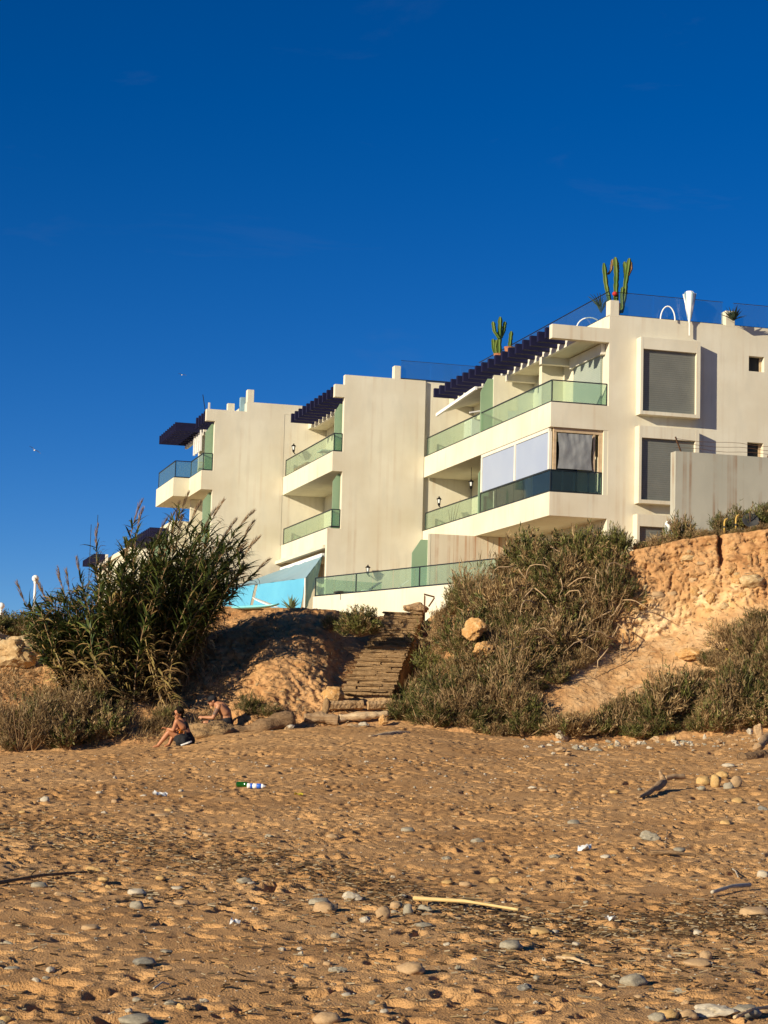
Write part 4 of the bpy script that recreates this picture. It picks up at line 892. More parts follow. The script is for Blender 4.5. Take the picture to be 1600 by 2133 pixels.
def rock_variant(kind, k, m):
    key = (kind, k % 6, m)
    if key not in _rc:
        me = rock_mesh(3.7 * (k % 6) + (20 if kind == 'angular' else 0), 4 if m.startswith('rock') else 3, 0.20 if kind == 'angular' else 0.24, 1.0, 0.92 if kind == 'angular' else 0.0); me.materials.append(M[m]); _rc[key] = me
    return _rc[key]
ROT = random.Random(21)
def rock(name, label, cat, pos, w, h, m, kind='round', k=0, parent=None, group=None, sink=0.25, dep=0.8, rz=None):
    o = bpy.data.objects.new(name, rock_variant(kind, k, m)); o.scale = (w, w * dep, h)
    o.location = Vector(pos) + Vector((0, 0, h * (0.5 - sink))); o.rotation_euler = (0, 0, ROT.uniform(0, 6.28) if rz is None else rz); link(o, parent)
    if label: tag(o, label, cat, group)
    return o
def rock_px(name, label, px, py, wp, hp, Y, m, kind='angular', k=0, dep=0.8):
    """rock whose middle is seen at px,py, wp x hp pixels large, at distance Y"""
    s = Y / FOC; p = at(px, py, Y); o = bpy.data.objects.new(name, rock_variant(kind, k, m)); o.scale = (wp * s * 1.12, wp * s * dep, hp * s * 1.2)
    o.location = p; o.rotation_euler = (ROT.uniform(-.15, .15), ROT.uniform(-.15, .15), ROT.uniform(-.35, .35)); link(o); tag(o, label, 'rock'); return o
def bY(px, py): return on_bank(px, py).y
for a in (('boulder', 'big smooth cream boulder on the bank at the left edge', 30, 1356, 105, 66, 50.2, 'rock_cream', 'angular', 1),
          ('boulder', 'cream boulder partly behind the big one at the left edge', 72, 1338, 70, 46, 51.5, 'rock_cream', 'angular', 3),
          ('boulder', 'pale boulder top at the far left edge of the picture', -8, 1336, 60, 50, 51.8, 'rock_cream', 'angular', 4),
          ('boulder', 'cream boulder poking out of the shrubs right of the steps', 990, 1312, 50, 46, 48.3, 'rock_ochre', 'angular', 2),
          ('boulder', 'lower cream boulder under the one among the shrubs', 1004, 1352, 44, 34, 48.0, 'rock_ochre', 'angular', 5),
          ('boulder', 'sandy ochre boulder left of the lowest steps', 694, 1448, 44, 28, 47.9, 'rock_ochre', 'round', 0),
          ('boulder', 'upright grey-brown stone on the fibrous log', 680, 1472, 15, 30, 46.9, 'stair_stone', 'round', 2),
          ('boulder', 'ochre rock at the right end of the pale log', 799, 1498, 22, 20, 46.6, 'rock_ochre', 'angular', 1),
          ('boulder', 'dark brown rock beside the long log', 604, 1524, 26, 22, 45.9, 'stair_stone', 'angular', 0),
          ('boulder', 'white rock lying on top of the dark brown rock', 607, 1513, 18, 10, 45.9, 'pebble_white', 'angular', 4),
          ('boulder', 'small white rock left of the dark brown rock', 582, 1527, 15, 10, 45.7, 'pebble_white', 'angular', 2),
          ('boulder', 'grey rounded rock next to the small white rock', 567, 1527, 18, 9, 45.7, 'pebble_grey', 'round', 3),
          ('boulder', 'grey-brown boulders pile behind the handrail on the terrace edge', 868, 1266, 60, 26, 55.0, 'stair_stone', 'angular', 3),
          ('boulder', 'flat slab half buried in the sandy talus', 1440, 1364, 60, 26, 47.9, 'rock_ochre', 'angular', 2),
          ('boulder', 'flat stone under the left of the pale log', 735, 1512, 30, 10, 46.3, 'pebble_tan', 'angular', 5),
          ('boulder', 'flat pale stone under the middle of the pale log', 760, 1508, 26, 9, 46.4, 'pebble_white', 'angular', 1)):
    rock_px(*a)
TOE = [(1170,1533,31,25,'pebble_white','biggest white rock at the foot of the shrubs'),(1158,1520,20,18,'pebble_white','pale rock behind the biggest white rock'),(1229,1528,17,9,'pebble_white','small white slab under the shrubs right of the biggest white rock'),
 (1286,1548,17,13,'pebble_white','rounded white rock at the head of the toe stones'),(1344,1537,12,12,'pebble_tan','small tan rock among the toe stones'),(1364,1540,22,14,'pebble_tan','brown shadowed rock among the toe stones'),
 (1397,1540,24,15,'pebble_ochre','yellowish lumpy rock at the foot of the right shrubs'),(1468,1535,10,14,'pebble_white','upright white stone at the foot of the right shrubs'),(1316,1547,14,10,'pebble_tan','tan stone left of the small tan pair'),(1331,1548,13,10,'pebble_white','pale stone in the toe row'),
 (1170,1561,26,10,'pebble_tan','flat pinkish stone in front of the biggest white rock'),(1200,1558,22,11,'pebble_grey','flat grey stone in front of the shrubs'),(1243,1562,24,9,'pebble_grey','flat pale grey stone nearest the sand in the toe row'),(1274,1557,17,9,'pebble_ochre','small ochre stone in the toe row'),
 (1302,1560,18,14,'pebble_tan','angular pink stone casting a shadow in the toe row'),(1581,1524,24,34,'pebble_tan','tall brown rock at the right edge of the beach'),(1561,1524,14,16,'pebble_white','white rock beside the tall brown rock'),
 (937,1512,20,18,'pebble_white','white rock under the shrub right of the steps'),(1105,1522,24,14,'pebble_white','white stone under the middle shrubs'),(1425,1545,26,7,'pebble_grey','flat grey slab under the right shrubs'),(1130,1556,14,8,'pebble_white','small white stone left of the toe row')]
for i, (px, py, w, h, m, lb) in enumerate(TOE):
    p = on_sand(px, py + h * 0.42); s = p.y / FOC
    rock('rock', lb, 'rock', p, w * s * 1.1, h * s * 1.25, m, 'angular', i, group='rocks along the foot of the shrubs', sink=0.15)
rnd = random.Random(5)
for k in range(120):
    px = rnd.uniform(1090, 1600); py = 1557 - 0.02 * (px - 1100) + rnd.gauss(0, 7); p = on_sand(px, py); w = 0.05 + 0.15 * rnd.random() ** 1.5
    rock('cobble', 'small pale cobble in the loose row at the foot of the shrubs', 'stone', p, w, w * 0.6, rnd.choice(['pebble_white', 'pebble_tan', 'pebble_grey', 'pebble_white']), 'angular', k, group='cobbles at the foot of the shrubs')

# stones embedded in the cliff face: parts of the bank
CL = [(1435,1162,28,15),(1463,1174,22,9),(1399,1192,12,10),(1542,1209,32,22),(1570,1211,44,26),(1445,1208,20,18),(1435,1224,15,14),(1466,1262,10,10),(1345,1225,13,12),(1315,1250,30,24),(1372,1243,26,20),(1400,1237,20,14),(1450,1235,20,20),(1520,1190,16,10),(1536,1196,12,10),(1590,1152,14,16),(1563,1165,8,18),(1530,1142,16,11),(1497,1188,10,9),(1420,1183,10,9),(1340,1262,18,12),(1356,1262,14,10),(1318,1262,24,10),(1482,1245,18,22),(1510,1265,20,16),(1550,1240,20,18),(1480,1274,16,12),(1436,1150,8,6),(1388,1163,8,7)]
rnd = random.Random(9)
for _ in range(75):
    px = rnd.uniform(1305, 1600); lo = np.interp(px, [1305, 1600], [1155, 1112]); py = rnd.uniform(lo, lo + 165); w = rnd.uniform(3, 8); CL.append((px, py, w, w * rnd.uniform(0.5, 0.9)))
for _ in range(70):
    px = rnd.uniform(440, 720); py = rnd.uniform(1330, 1490); w = rnd.uniform(4, 10); CL.append((px, py, w, w * 0.7))
for _ in range(30):
    px = rnd.uniform(1180, 1440); py = 1470 - (px - 1150) * 0.55 + rnd.uniform(-40, 30); w = rnd.uniform(3, 8); CL.append((px, py, w, w * 0.6))
for i, (px, py, w, h) in enumerate(CL):
    p = on_bank(px, py); s = p.y / FOC; m = rnd.choice(['rock_ochre', 'rock_cream', 'rock_ochre', 'pebble_tan'])
    o = rock('stone', None, None, (0, 0, 0), w * s * 1.15, h * s * 1.15, m, 'round', i, parent=bank, dep=0.7, rz=rnd.uniform(-.4, .4)); o.location = p + Vector((0, w * s * 0.22, 0)); o.rotation_euler.y = rnd.uniform(-.5, .3)

def log(name, label, pts, rads, m, seed, n=14, amp=0.12, cat='log', flat=1.0):
    base = Vector(pts[0]); P = [Vector(p) - base for p in pts]; vs = []; fs = []; K = 26
    pl = []; rl = []
    for i in range(K + 1):
        f = i / K * (len(P) - 1); k = min(int(f), len(P) - 2); pl.append(P[k].lerp(P[k + 1], f - k)); rl.append(rads[k] + (rads[k + 1] - rads[k]) * (f - k))
    mb = MB(); mb.tube(pl, rl, n); V = np.array(mb.v); ax = np.repeat(np.array([list(p) for p in pl]), n, 0)
    d = V - ax; nr = fbm(V[:, 0] * 2.2 + seed, V[:, 1] * 2.2, V[:, 2] * 4, 3) * amp * 4.2 + fbm(V[:, 0] * 7 + seed, V[:, 1] * 7, V[:, 2] * 12, 3) * amp * 1.8
    V = ax + d * (1 + nr)[:, None] * np.array([1, 1, flat]); mb.v = [tuple(v) for v in V]
    o = mb.build(name, M[m], loc=base, smooth=n > 6); return tag(o, label, cat)
def PX(px, py, Y): return at(px, py, Y)
log('driftwood_log', 'long dark tree trunk lying behind the seated people', [PX(455, 1528, 46.0), PX(500, 1524, 46.0), PX(555, 1511, 46.1), PX(612, 1495, 46.3)], [0.17, 0.16, 0.18, 0.14], 'bark_dark', 1)
log('driftwood_log', 'fibrous palm log with vertical grain below the steps', [PX(634, 1496, 46.7), PX(668, 1496, 46.8), PX(705, 1499, 46.8)], [0.10, 0.14, 0.13], 'driftwood', 4, amp=0.09)
log('driftwood_log', 'pale bleached log below the steps', [PX(706, 1496, 46.8), PX(760, 1492, 46.9), PX(808, 1487, 47.0)], [0.09, 0.11, 0.08], 'driftwood_pale', 6, amp=0.1)
log('squared_beam', 'squared weathered beam under the lowest step, left piece', [PX(686, 1470, 47.5), PX(756, 1468, 47.7)], [0.12, 0.12], 'stair_stone', 8, n=6, amp=0.05, cat='beam')
log('squared_beam', 'squared weathered beam under the lowest step, right piece', [PX(766, 1470, 47.6), PX(822, 1468, 47.8)], [0.12, 0.11], 'stair_stone', 9, n=6, amp=0.05, cat='beam')
a_ = on_sand(770, 1534); b_ = on_sand(852, 1527)
log('driftwood_plank', 'flat pale driftwood half buried in front of the steps', [a_, a_.lerp(b_, 0.5) + Vector((0, 0, 0.03)), b_], [0.03, 0.10, 0.05], 'driftwood_pale', 11, amp=0.12, flat=0.6)
a_ = on_sand(1546, 1586); b_ = on_sand(1612, 1578)
log('driftwood_log', 'dark driftwood trunk at the right edge of the beach', [a_ + Vector((0, 0, .05)), a_.lerp(b_, .5) + Vector((0, 0, .08)), b_ + Vector((0, 0, .06))], [0.11, 0.09, 0.13], 'bark_dark', 14)
log('driftwood_log', 'grey log sloping down behind the dark driftwood at right', [on_sand(1578, 1570) + Vector((0, 0, .12)), on_sand(1600, 1555) + Vector((0, 0, .2)), on_sand(1625, 1545) + Vector((0, 0, .3))], [0.08, 0.10, 0.1], 'driftwood', 15)
a_ = on_sand(1330, 1664); b_ = on_sand(1383, 1645)
log('driftwood_root', 'forked driftwood root left of the cobble pile', [a_ + Vector((0, 0, .02)), a_.lerp(b_, .5) + Vector((0, 0, .05)), b_ + Vector((0, 0, .12)), b_ + Vector((-0.06, .1, .3))], [0.02, 0.05, 0.07, 0.03], 'driftwood', 17)
# root ball of the long trunk
rbp = PX(436, 1530, 45.9); rb = rock_mesh(5.5, 4, 0.5); rb.materials.append(M['root_fibre'])
ro = obj('root_ball', rb, M['root_fibre'], loc=rbp, scale=(1.1, 0.8, 0.6)); tag(ro, 'brown fibrous root ball of the fallen trunk beside the seated man', 'root')

# sticks on the sand
def stick(label, x0, y0, x1, y1, r0, r1, m, seed):
    a = on_sand(x0, y0) + Vector((0, 0, r0 + 0.015)); b_ = on_sand(x1, y1) + Vector((0, 0, r1 + 0.015)); mm = a.lerp(b_, .5) + Vector((0, 0.03 * sin(seed), 0.02))
    return log('driftwood_stick', label, [a, mm, b_], [r0, (r0 + r1) / 2, r1], m, seed, n=8, amp=0.06, cat='stick')
stick('long yellow dry cane lying across the near sand', 862, 1880, 1080, 1902, 0.020, 0.012, 'cane_dry', 1)
stick('thin straw cane lying just behind the long yellow cane', 930, 1886, 1006, 1880, 0.01, 0.008, 'cane_dry', 2)
stick('white bleached stick on the sand at right', 1483, 1866, 1562, 1851, 0.016, 0.02, 'pebble_white', 3)
stick('pale stick under the tan stone near the bottom', 1160, 2003, 1228, 2016, 0.012, 0.008, 'driftwood_pale', 4)
stick('thin pale stick right of the grey-green stone pair', 1255, 2062, 1225, 2053, 0.01, 0.006, 'driftwood_pale', 5)
stick('pale stick leaning by the grey stones at bottom right', 1530, 2130, 1600, 2108, 0.012, 0.012, 'driftwood_pale', 6)
stick('dark waterlogged branch reaching in from the left edge', -20, 1850, 180, 1822, 0.018, 0.01, 'bark_dark', 7)
stick('short white stick above the left edge footprints', 320, 2067, 352, 2058, 0.007, 0.006, 'pebble_white', 8)
stick('broad flat driftwood piece on the mid sand at right', 1385, 1628, 1424, 1626, 0.04, 0.05, 'pebble_tan', 9)
stick('curved thin root rising from the sand at right', 1386, 1772, 1390, 1732, 0.008, 0.006, 'driftwood', 10)
stick('dark tangled root lying by the curved thin root', 1355, 1785, 1450, 1788, 0.03, 0.012, 'bark_dark', 11)
stick('short bleached stick at the far right sand', 1526, 1815, 1538, 1832, 0.008, 0.006, 'pebble_white', 12)

# stones on the sand: x, y, width, height in the photograph, material
ST = [(735,1862,45,24,'white'),(667,1877,42,18,'grey'),(677,1892,50,25,'tan'),(712,1899,30,15,'grey'),(762,1917,26,18,'white'),(798,1905,30,28,'tan'),(232,1851,32,14,'tan'),(285,1855,34,13,'white'),(200,1848,20,10,'grey'),(215,1839,24,9,'ochre'),(285,1882,30,19,'grey'),(180,1887,23,14,'dark'),(127,1862,30,12,'tan'),(190,1930,36,12,'tan'),(345,1972,26,11,'grey'),(300,2006,44,18,'dark'),(705,2022,40,18,'grey'),(285,2127,66,22,'grey'),(682,2125,56,26,'tan'),(27,2015,32,15,'grey'),(17,1961,32,15,'grey'),(332,1845,24,11,'tan'),(370,1847,26,8,'white'),(380,1875,34,12,'tan'),(198,1802,40,14,'ochre'),(82,1844,32,13,'grey'),(335,1834,22,9,'ochre'),(509,1840,30,13,'grey'),(257,1770,30,10,'tan'),(94,1667,18,15,'white'),(48,1691,16,7,'ochre'),(437,1744,24,8,'tan'),(560,1747,18,9,'grey'),(692,1745,24,12,'tan'),(340,1696,34,10,'tan'),
 (857,2020,55,27,'tan'),(1355,1746,46,26,'grey'),(1065,1969,43,20,'grey'),(1187,1995,38,17,'ochre'),(1320,2035,52,28,'grey'),(1095,2055,36,20,'dark'),(1455,2005,56,18,'tan'),(1470,1990,26,20,'tan'),(1555,2107,56,26,'grey'),(1490,2107,96,30,'white'),(1432,2115,40,24,'tan'),(1392,2117,40,22,'ochre'),(1370,2127,34,20,'grey'),(1595,2098,30,20,'tan'),(1575,1905,60,20,'tan'),(1590,1820,26,16,'white'),(995,1748,26,12,'grey'),(932,1782,26,12,'grey'),(1195,1710,26,13,'grey'),(1222,1705,20,9,'grey'),(850,1727,26,11,'grey'),(902,1709,30,8,'ochre'),(1030,1827,24,15,'ochre'),(970,1835,26,12,'tan'),(932,1835,22,9,'ochre'),(887,1897,36,18,'grey'),(850,1900,18,26,'grey'),(825,1892,26,15,'tan'),(882,1930,36,10,'grey'),(1157,1785,26,11,'grey'),(1262,1788,20,9,'white'),(1415,1775,26,10,'grey'),(1512,1710,24,15,'ochre'),(1110,1642,22,7,'white'),(1132,1649,18,7,'tan'),(1280,1651,18,8,'ochre'),(1537,1662,24,14,'ochre'),(1590,1687,24,14,'dark'),(1127,1937,44,15,'ochre'),(1200,1960,18,9,'white'),(1517,1597,26,9,'white'),(1540,1593,14,8,'tan'),(300,1655,14,7,'white'),(520,1842,24,8,'white'),
 (1468,1628,28,20,'ochre'),(1493,1631,22,28,'ochre'),(1506,1618,26,16,'ochre'),(1518,1637,20,22,'grey'),(1534,1634,24,24,'tan'),(1462,1644,16,10,'grey')]
COLW = {'white': 'whitish', 'grey': 'grey', 'tan': 'tan', 'ochre': 'ochre', 'dark': 'dark grey'}
ORD = ['first', 'second', 'third', 'fourth', 'fifth', 'sixth', 'seventh', 'eighth', 'ninth', 'tenth', 'eleventh', 'twelfth']
rows = []
for i, (px, py, w, h, c) in enumerate(ST):
    pile = i >= len(ST) - 6
    if pile: key = ('%s cobble in the heap of stones at mid right' % COLW[c],)
    else:
        band = 'far' if py < 1720 else 'middle' if py < 1920 else 'near'; side = 'left' if px < 533 else 'centre' if px < 1066 else 'right'
        size = 'large' if w >= 40 else 'small' if w < 24 else 'medium'
        key = ('%s %s stone on the %s sand, %s third' % (size, COLW[c], band, side),)
    rows.append((key, px, i, pile))
from collections import defaultdict
bk = defaultdict(list)
for key, px, i, pile in rows: bk[key].append((px, i))
LB = {}
for key, l in bk.items():
    l.sort()
    for j, (px, i) in enumerate(l): LB[i] = key[0] if len(l) == 1 else key[0] + ', %s from the left' % ORD[j]
for i, (px, py, w, h, c) in enumerate(ST):
    pile = i >= len(ST) - 6; p = on_sand(px, py + h * 0.35); s = p.y / FOC; z = float(sand_z(p.x, p.y)); p.z = z
    kind = 'angular' if (i * 7) % 4 == 0 and not pile else 'round'
    o = rock('cobble' if pile else 'beach_stone', LB[i], 'stone', p, w * s * 1.05, h * s * (1.15 if not pile else 1.1), 'pebble_' + c, kind, i, group='heaped cobbles' if pile else 'stones on the sand', sink=0.3 if not pile else 0.1, rz=ROT.uniform(-.5, .5))
    if pile and i < len(ST) - 3: o.location.y += 0.1
rnd = random.Random(31)
for k in range(190):
    py = 1575 + 555 * rnd.random() ** 0.9; px = rnd.uniform(-10, 1610)
    p = on_sand(px, py); p.z = float(sand_z(p.x, p.y)); w = rnd.uniform(0.03, 0.09) * (1.25 if py < 1700 else 0.85)
    cc = rnd.choice(['white', 'grey', 'tan', 'ochre', 'grey', 'white'])
    rock('pebble', 'tiny %s pebble strewn singly on the %s sand at %s' % (COLW[cc], 'far' if py < 1720 else 'middle' if py < 1920 else 'near', 'left' if px < 533 else 'centre' if px < 1066 else 'right'), 'pebble', p, w, w * rnd.uniform(0.4, 0.7), 'pebble_' + cc, rnd.choice(['round', 'angular']), k, group='small pebbles on the sand', sink=0.3)

# strandline litter: chips, straws and dark weed scraps nobody could count
def strand_y(px): return np.interp(px, [0, 150, 300, 480, 620, 760, 900, 1100, 1300, 1600], [1725, 1745, 1765, 1795, 1810, 1845, 1880, 1925, 1930, 1915])
rs = np.random.default_rng(77); V = []; F = []; Cc = []
pal = np.array([(0.42, 0.29, 0.14), (0.22, 0.13, 0.06), (0.07, 0.045, 0.025), (0.55, 0.44, 0.28), (0.10, 0.06, 0.03), (0.14, 0.085, 0.04)])
def sliver(p, L, w, ang, tilt, c):
    d = np.array([cos(ang) * cos(tilt), sin(ang) * cos(tilt), sin(tilt)]); sd = np.array([-sin(ang), cos(ang), 0]); up = np.array([0, 0, 1.0]); n = len(V)
    for e in (-.5, .5):
        for a_, b_ in ((-1, 0), (1, 0), (0, 1.4)): V.append(p + d * L * e + sd * w * a_ * 0.5 + up * w * b_ * 0.6); Cc.append(c)
    F.extend([(n, n + 1, n + 4), (n, n + 4, n + 3), (n + 1, n + 2, n + 5), (n + 1, n + 5, n + 4), (n + 2, n, n + 3), (n + 2, n + 3, n + 5)])
def on_sand_arr(px, py):
    r = FN[None] + RN[None] * ((px - 800) / FOC)[:, None] - UN[None] * ((py - 1066.5) / FOC)[:, None]
    lo = np.full(len(px), 5.0); hi = np.full(len(px), 47.0)
    for _ in range(30):
        mid_ = (lo + hi) / 2; P = CN + r * (mid_ / r[:, 1])[:, None]; ab = P[:, 2] > base_z(P[:, 0], P[:, 1]); lo = np.where(ab, mid_, lo); hi = np.where(ab, hi, mid_)
    return CN + r * (lo / r[:, 1])[:, None]
N_ = 9000; lpx = rs.uniform(-20, 1620, N_); kind_ = rs.random(N_)
lpy = np.where(kind_ < 0.62, strand_y(lpx) + rs.normal(size=N_) * (14 + 16 * rs.random(N_)), np.where(kind_ < 0.8, strand_y(lpx) + 75 + rs.normal(size=N_) * 34, rs.uniform(1580, 2128, N_)))
ok_ = (lpy < 2140) & (lpy > 1570); LP = on_sand_arr(lpx[ok_], lpy[ok_])
for V0 in LP:
    L = rs.uniform(0.015, 0.075) * (1.8 if rs.random() < 0.12 else 1); sliver(V0, L, rs.uniform(0.004, 0.014), rs.normal() * 0.7, rs.normal() * 0.15, pal[rs.integers(6)])
V = np.array(V); sz_ = sand_z(LP[:, 0], LP[:, 1]) - base_z(LP[:, 0], LP[:, 1]); V[:, 2] += np.repeat(sz_, 6) + 0.008
tag(obj('strandline_litter', mesh_np('strandline_litter', V, np.array(F), False, np.array(Cc)), M['leaf']), 'straws, chips and weed scraps along the strandline', 'litter', kind='stuff')

# litter one can tell apart
p = on_sand(494, 1636); gb = thing('glass_bottle', 'green glass bottle lying on the sand', 'bottle', (p.x, p.y, float(sand_z(p.x, p.y)) + 0.05), -0.5)
mb = MB(); mb.lathe([(0.005, 0), (0.04, 0.003), (0.042, 0.02), (0.042, 0.16), (0.035, 0.19), (0.017, 0.23), (0.016, 0.29), (0.019, 0.295), (0.019, 0.31)], 16)
mb.v = [(z_, y_, x_) for x_, y_, z_ in mb.v]; mb.build('bottle_body', M['glass_bottle'], gb, smooth=True)
p = on_sand(515, 1642); pbt = thing('plastic_bottle', 'blue and white plastic bottle lying right of the green bottle', 'bottle', (p.x, p.y, float(sand_z(p.x, p.y)) + 0.05), -0.1)
for nm, m, a, b_ in (('bottle_body', 'plastic_white', 0.0, 0.05), ('label_band', 'plastic_blue', 0.05, 0.085), ('bottle_body', 'plastic_white', 0.085, 0.15), ('label_band', 'plastic_blue', 0.15, 0.22)):
    mb = MB(); mb.lathe([(0.036, a), (0.04, a + 0.003), (0.04, b_ - 0.003), (0.036, b_)], 14); mb.v = [(z_, y_, x_) for x_, y_, z_ in mb.v]; mb.build(nm, M[m], pbt, smooth=True)
mb = MB(); mb.lathe([(0.038, .22), (0.03, .25), (0.014, .265), (0.014, .285)], 12); mb.v = [(z_, y_, x_) for x_, y_, z_ in mb.v]; mb.build('neck', M['plastic_white'], pbt, smooth=True)
def scrap(label, px, py, w, m, bank_=False, amp=0.35):
    p = on_bank(px, py) if bank_ else on_sand(px, py)
    if not bank_: p.z = float(sand_z(p.x, p.y))
    n = 6 if w < 0.5 else 14; s_ = np.linspace(-.5, .5, n); S, T_ = np.meshgrid(s_, s_); Z = amp * fbm(S * 3 + px, T_ * 3, py, 3); P = np.stack([S * w, T_ * w * .7, Z * w], -1).reshape(-1, 3)
    V = np.concatenate([P, P + np.array([0, 0, 0.006])]); f = grid_faces(n, n)
    o = obj('litter_scrap', mesh_np('litter_scrap', V, np.concatenate([f[:, ::-1], f + n * n]), True), M[m], loc=p + Vector((0, -0.08 if bank_ else 0, 0.03 + (0.12 if bank_ else 0)))); o.rotation_euler = (0.9 if bank_ else 0.15, 0.2, px); return tag(o, label, 'litter')
scrap('white plastic scrap on the middle sand at right', 1217, 1777, 0.17, 'plastic_white'); scrap('white polystyrene piece on the left sand', 333, 1660, 0.2, 'plastic_white'); scrap('white crumpled scrap right of the long cane', 1272, 1920, 0.08, 'plastic_white')
scrap('yellow plastic scrap on the sand in the middle', 622, 1664, 0.12, 'plastic_yellow'); scrap('small white scrap by the near left footprints', 530, 1899, 0.05, 'plastic_white'); scrap('white scrap left of the near footprints', 490, 1923, 0.07, 'plastic_white')
scrap('yellow litter scrap caught in the right shrubs', 1515, 1367, 0.14, 'plastic_yellow', True); scrap('white paper scrap by the ditch beside the steps', 757, 1332, 0.14, 'plastic_white', True)
scrap('upper white bag caught at the top of the shrubs', 1257, 1090, 0.16, 'plastic_white', True); scrap('lower white bag caught at the top of the shrubs', 1259, 1128, 0.2, 'plastic_white', True)
scrap('crumpled pale tan cloth on the ground left of the seated person', 303, 1546, 0.85, 'yellow_cloth', amp=0.13)

# ------------------------------------------------------------------ people
def capsule_chain(mb, pts, rads, n=12):
    for (a, b_), (r, q) in zip(zip(pts, pts[1:]), zip(rads, rads[1:])):
        a = Vector(a); b_ = Vector(b_); L = (b_ - a).length; K = max(3, int(L / 0.03)); P = []; R_ = []
        d = (b_ - a).normalized()
        for t_ in (-0.95, -0.7, -0.35): P.append(a + d * r * t_); R_.append(r * sqrt(1 - t_ * t_))
        for i in range(K + 1): P.append(a.lerp(b_, i / K)); R_.append(r + (q - r) * i / K)
        for t_ in (0.35, 0.7, 0.95): P.append(b_ + d * q * t_); R_.append(q * sqrt(1 - t_ * t_))
        mb.tube(P, R_, n)
def hand(mb, wrist, tip_dir, palm_n, s=1.0, curl=0.5):
    """palm plus five unequal bent fingers, thumb leaving the side of the palm"""
    d = Vector(tip_dir).normalized(); nrm = Vector(palm_n); nrm = (nrm - d * nrm.dot(d)).normalized(); sd = d.cross(nrm); w = Vector(wrist)
    mb.ell(w + d * 0.045 * s, (0.04 * s, 0.02 * s, 0.05 * s), 12, 8, rot=Matrix((sd, nrm, d)).transposed())
    for k, L in enumerate((0.066, 0.078, 0.072, 0.056)):
        b0 = w + d * 0.085 * s + sd * (0.027 - 0.018 * k) * s; p1 = b0 + (d * cos(curl * .6) + nrm * sin(curl * .6)) * L * .5 * s; p2 = p1 + (d * cos(curl * 1.6) + nrm * sin(curl * 1.6)) * L * .5 * s
        capsule_chain(mb, [b0, p1, p2], [0.0095 * s, 0.009 * s, 0.0075 * s], 8)
    t0 = w + d * 0.03 * s + sd * 0.034 * s; t1 = t0 + (sd * .6 + d * .7).normalized() * 0.036 * s; capsule_chain(mb, [t0, t1, t1 + (d * .9 + nrm * .4).normalized() * 0.03 * s], [0.013 * s, 0.011 * s, 0.009 * s], 8)
def head(mb, c, fwd, s=1.0):
    c = Vector(c); f = Vector(fwd).normalized(); up = (Vector((0, 0, 1)) - f * f.z).normalized(); sd = f.cross(up); R_ = Matrix((sd, f, up)).transposed()
    mb.ell(c + up * 0.02 * s, (0.076 * s, 0.094 * s, 0.098 * s), 18, 14, rot=R_); mb.ell(c + f * 0.032 * s - up * 0.055 * s, (0.056 * s, 0.062 * s, 0.065 * s), 14, 10, rot=R_)
    capsule_chain(mb, [c + f * 0.088 * s + up * 0.012 * s, c + f * 0.108 * s - up * 0.024 * s], [0.009 * s, 0.015 * s], 8)      # nose
    mb.ell(c + f * 0.088 * s - up * 0.062 * s, (0.024 * s, 0.012 * s, 0.010 * s), 10, 6, rot=R_); mb.ell(c + f * 0.078 * s - up * 0.098 * s, (0.025 * s, 0.02 * s, 0.018 * s), 10, 6, rot=R_)   # lips, chin
    for q in (-1, 1): mb.ell(c + sd * 0.078 * s * q - up * 0.01 * s - f * 0.008 * s, (0.011 * s, 0.02 * s, 0.032 * s), 8, 6, rot=R_)
    return f, up, sd, R_
def body(name, mb, m, parent, vox=0.009):
    o = mb.build(name, M[m], parent); r = o.modifiers.new('remesh', 'REMESH'); r.mode = 'VOXEL'; r.voxel_size = vox; r.use_smooth_shade = True
    s_ = o.modifiers.new('smooth', 'SMOOTH'); s_.iterations = 4; s_.factor = 0.5; return o
def eyes(e, c, f, up, sd):
    for q in (-1, 1): MB().ell(c + f * 0.083 + up * 0.012 + sd * 0.03 * q, (0.013, 0.013, 0.009), 8, 6).build('eye', M['hair'], e)
# man on the log, side on, facing left, forearms on his knees
YM = 46.25; g0 = PX(462, 1512, YM); man = thing('person', 'person in a black cap and black shorts leaning forward on the log', 'person', g0)
def m_(px, py, dy=0.0): return at(px, py, YM + dy) - g0
mb = MB()
hip = m_(470, 1508); capsule_chain(mb, [hip + Vector((0, 0, 0.0)), m_(473, 1497), m_(470, 1484), m_(461, 1474), m_(455, 1469)], [0.145, 0.125, 0.14, 0.145, 0.10])
for q in (-1, 1): capsule_chain(mb, [m_(470, 1484, 0.08 * q), m_(460, 1473, 0.13 * q)], [0.10, 0.085])
capsule_chain(mb, [m_(456, 1469), m_(449, 1464)], [0.062, 0.056])
hc = m_(443, 1460); f, up, sd, R_ = head(mb, hc, Vector((-0.93, -0.25, -0.28)), 1.05)
for q, el, wr, hd in ((-1, (444, 1495), (424, 1494), (414, 1493)), (1, (442, 1498), (430, 1503), (421, 1504))):
    sh = m_(456, 1471, 0.175 * q); e_ = m_(*el, 0.20 * q); w_ = m_(*wr, 0.10 * q); capsule_chain(mb, [sh, sh.lerp(e_, .45), e_, e_.lerp(w_, .3), w_], [0.062, 0.058, 0.045, 0.046, 0.030])
    hand(mb, w_ + (w_ - e_).normalized() * 0.012, m_(*hd, 0.06 * q) - w_, Vector((0, -q, -.5)), 1.0, 0.7)
    kn = m_(428, 1506, 0.17 * q); ft = m_(430, 1542, 0.16 * q); capsule_chain(mb, [hip + Vector((0, .09 * q, -.02)), kn], [0.095, 0.062]); capsule_chain(mb, [kn, kn.lerp(ft, .35), ft], [0.058, 0.056, 0.036]); capsule_chain(mb, [ft, ft + Vector((-0.17, -.02, -.04))], [0.04, 0.028])
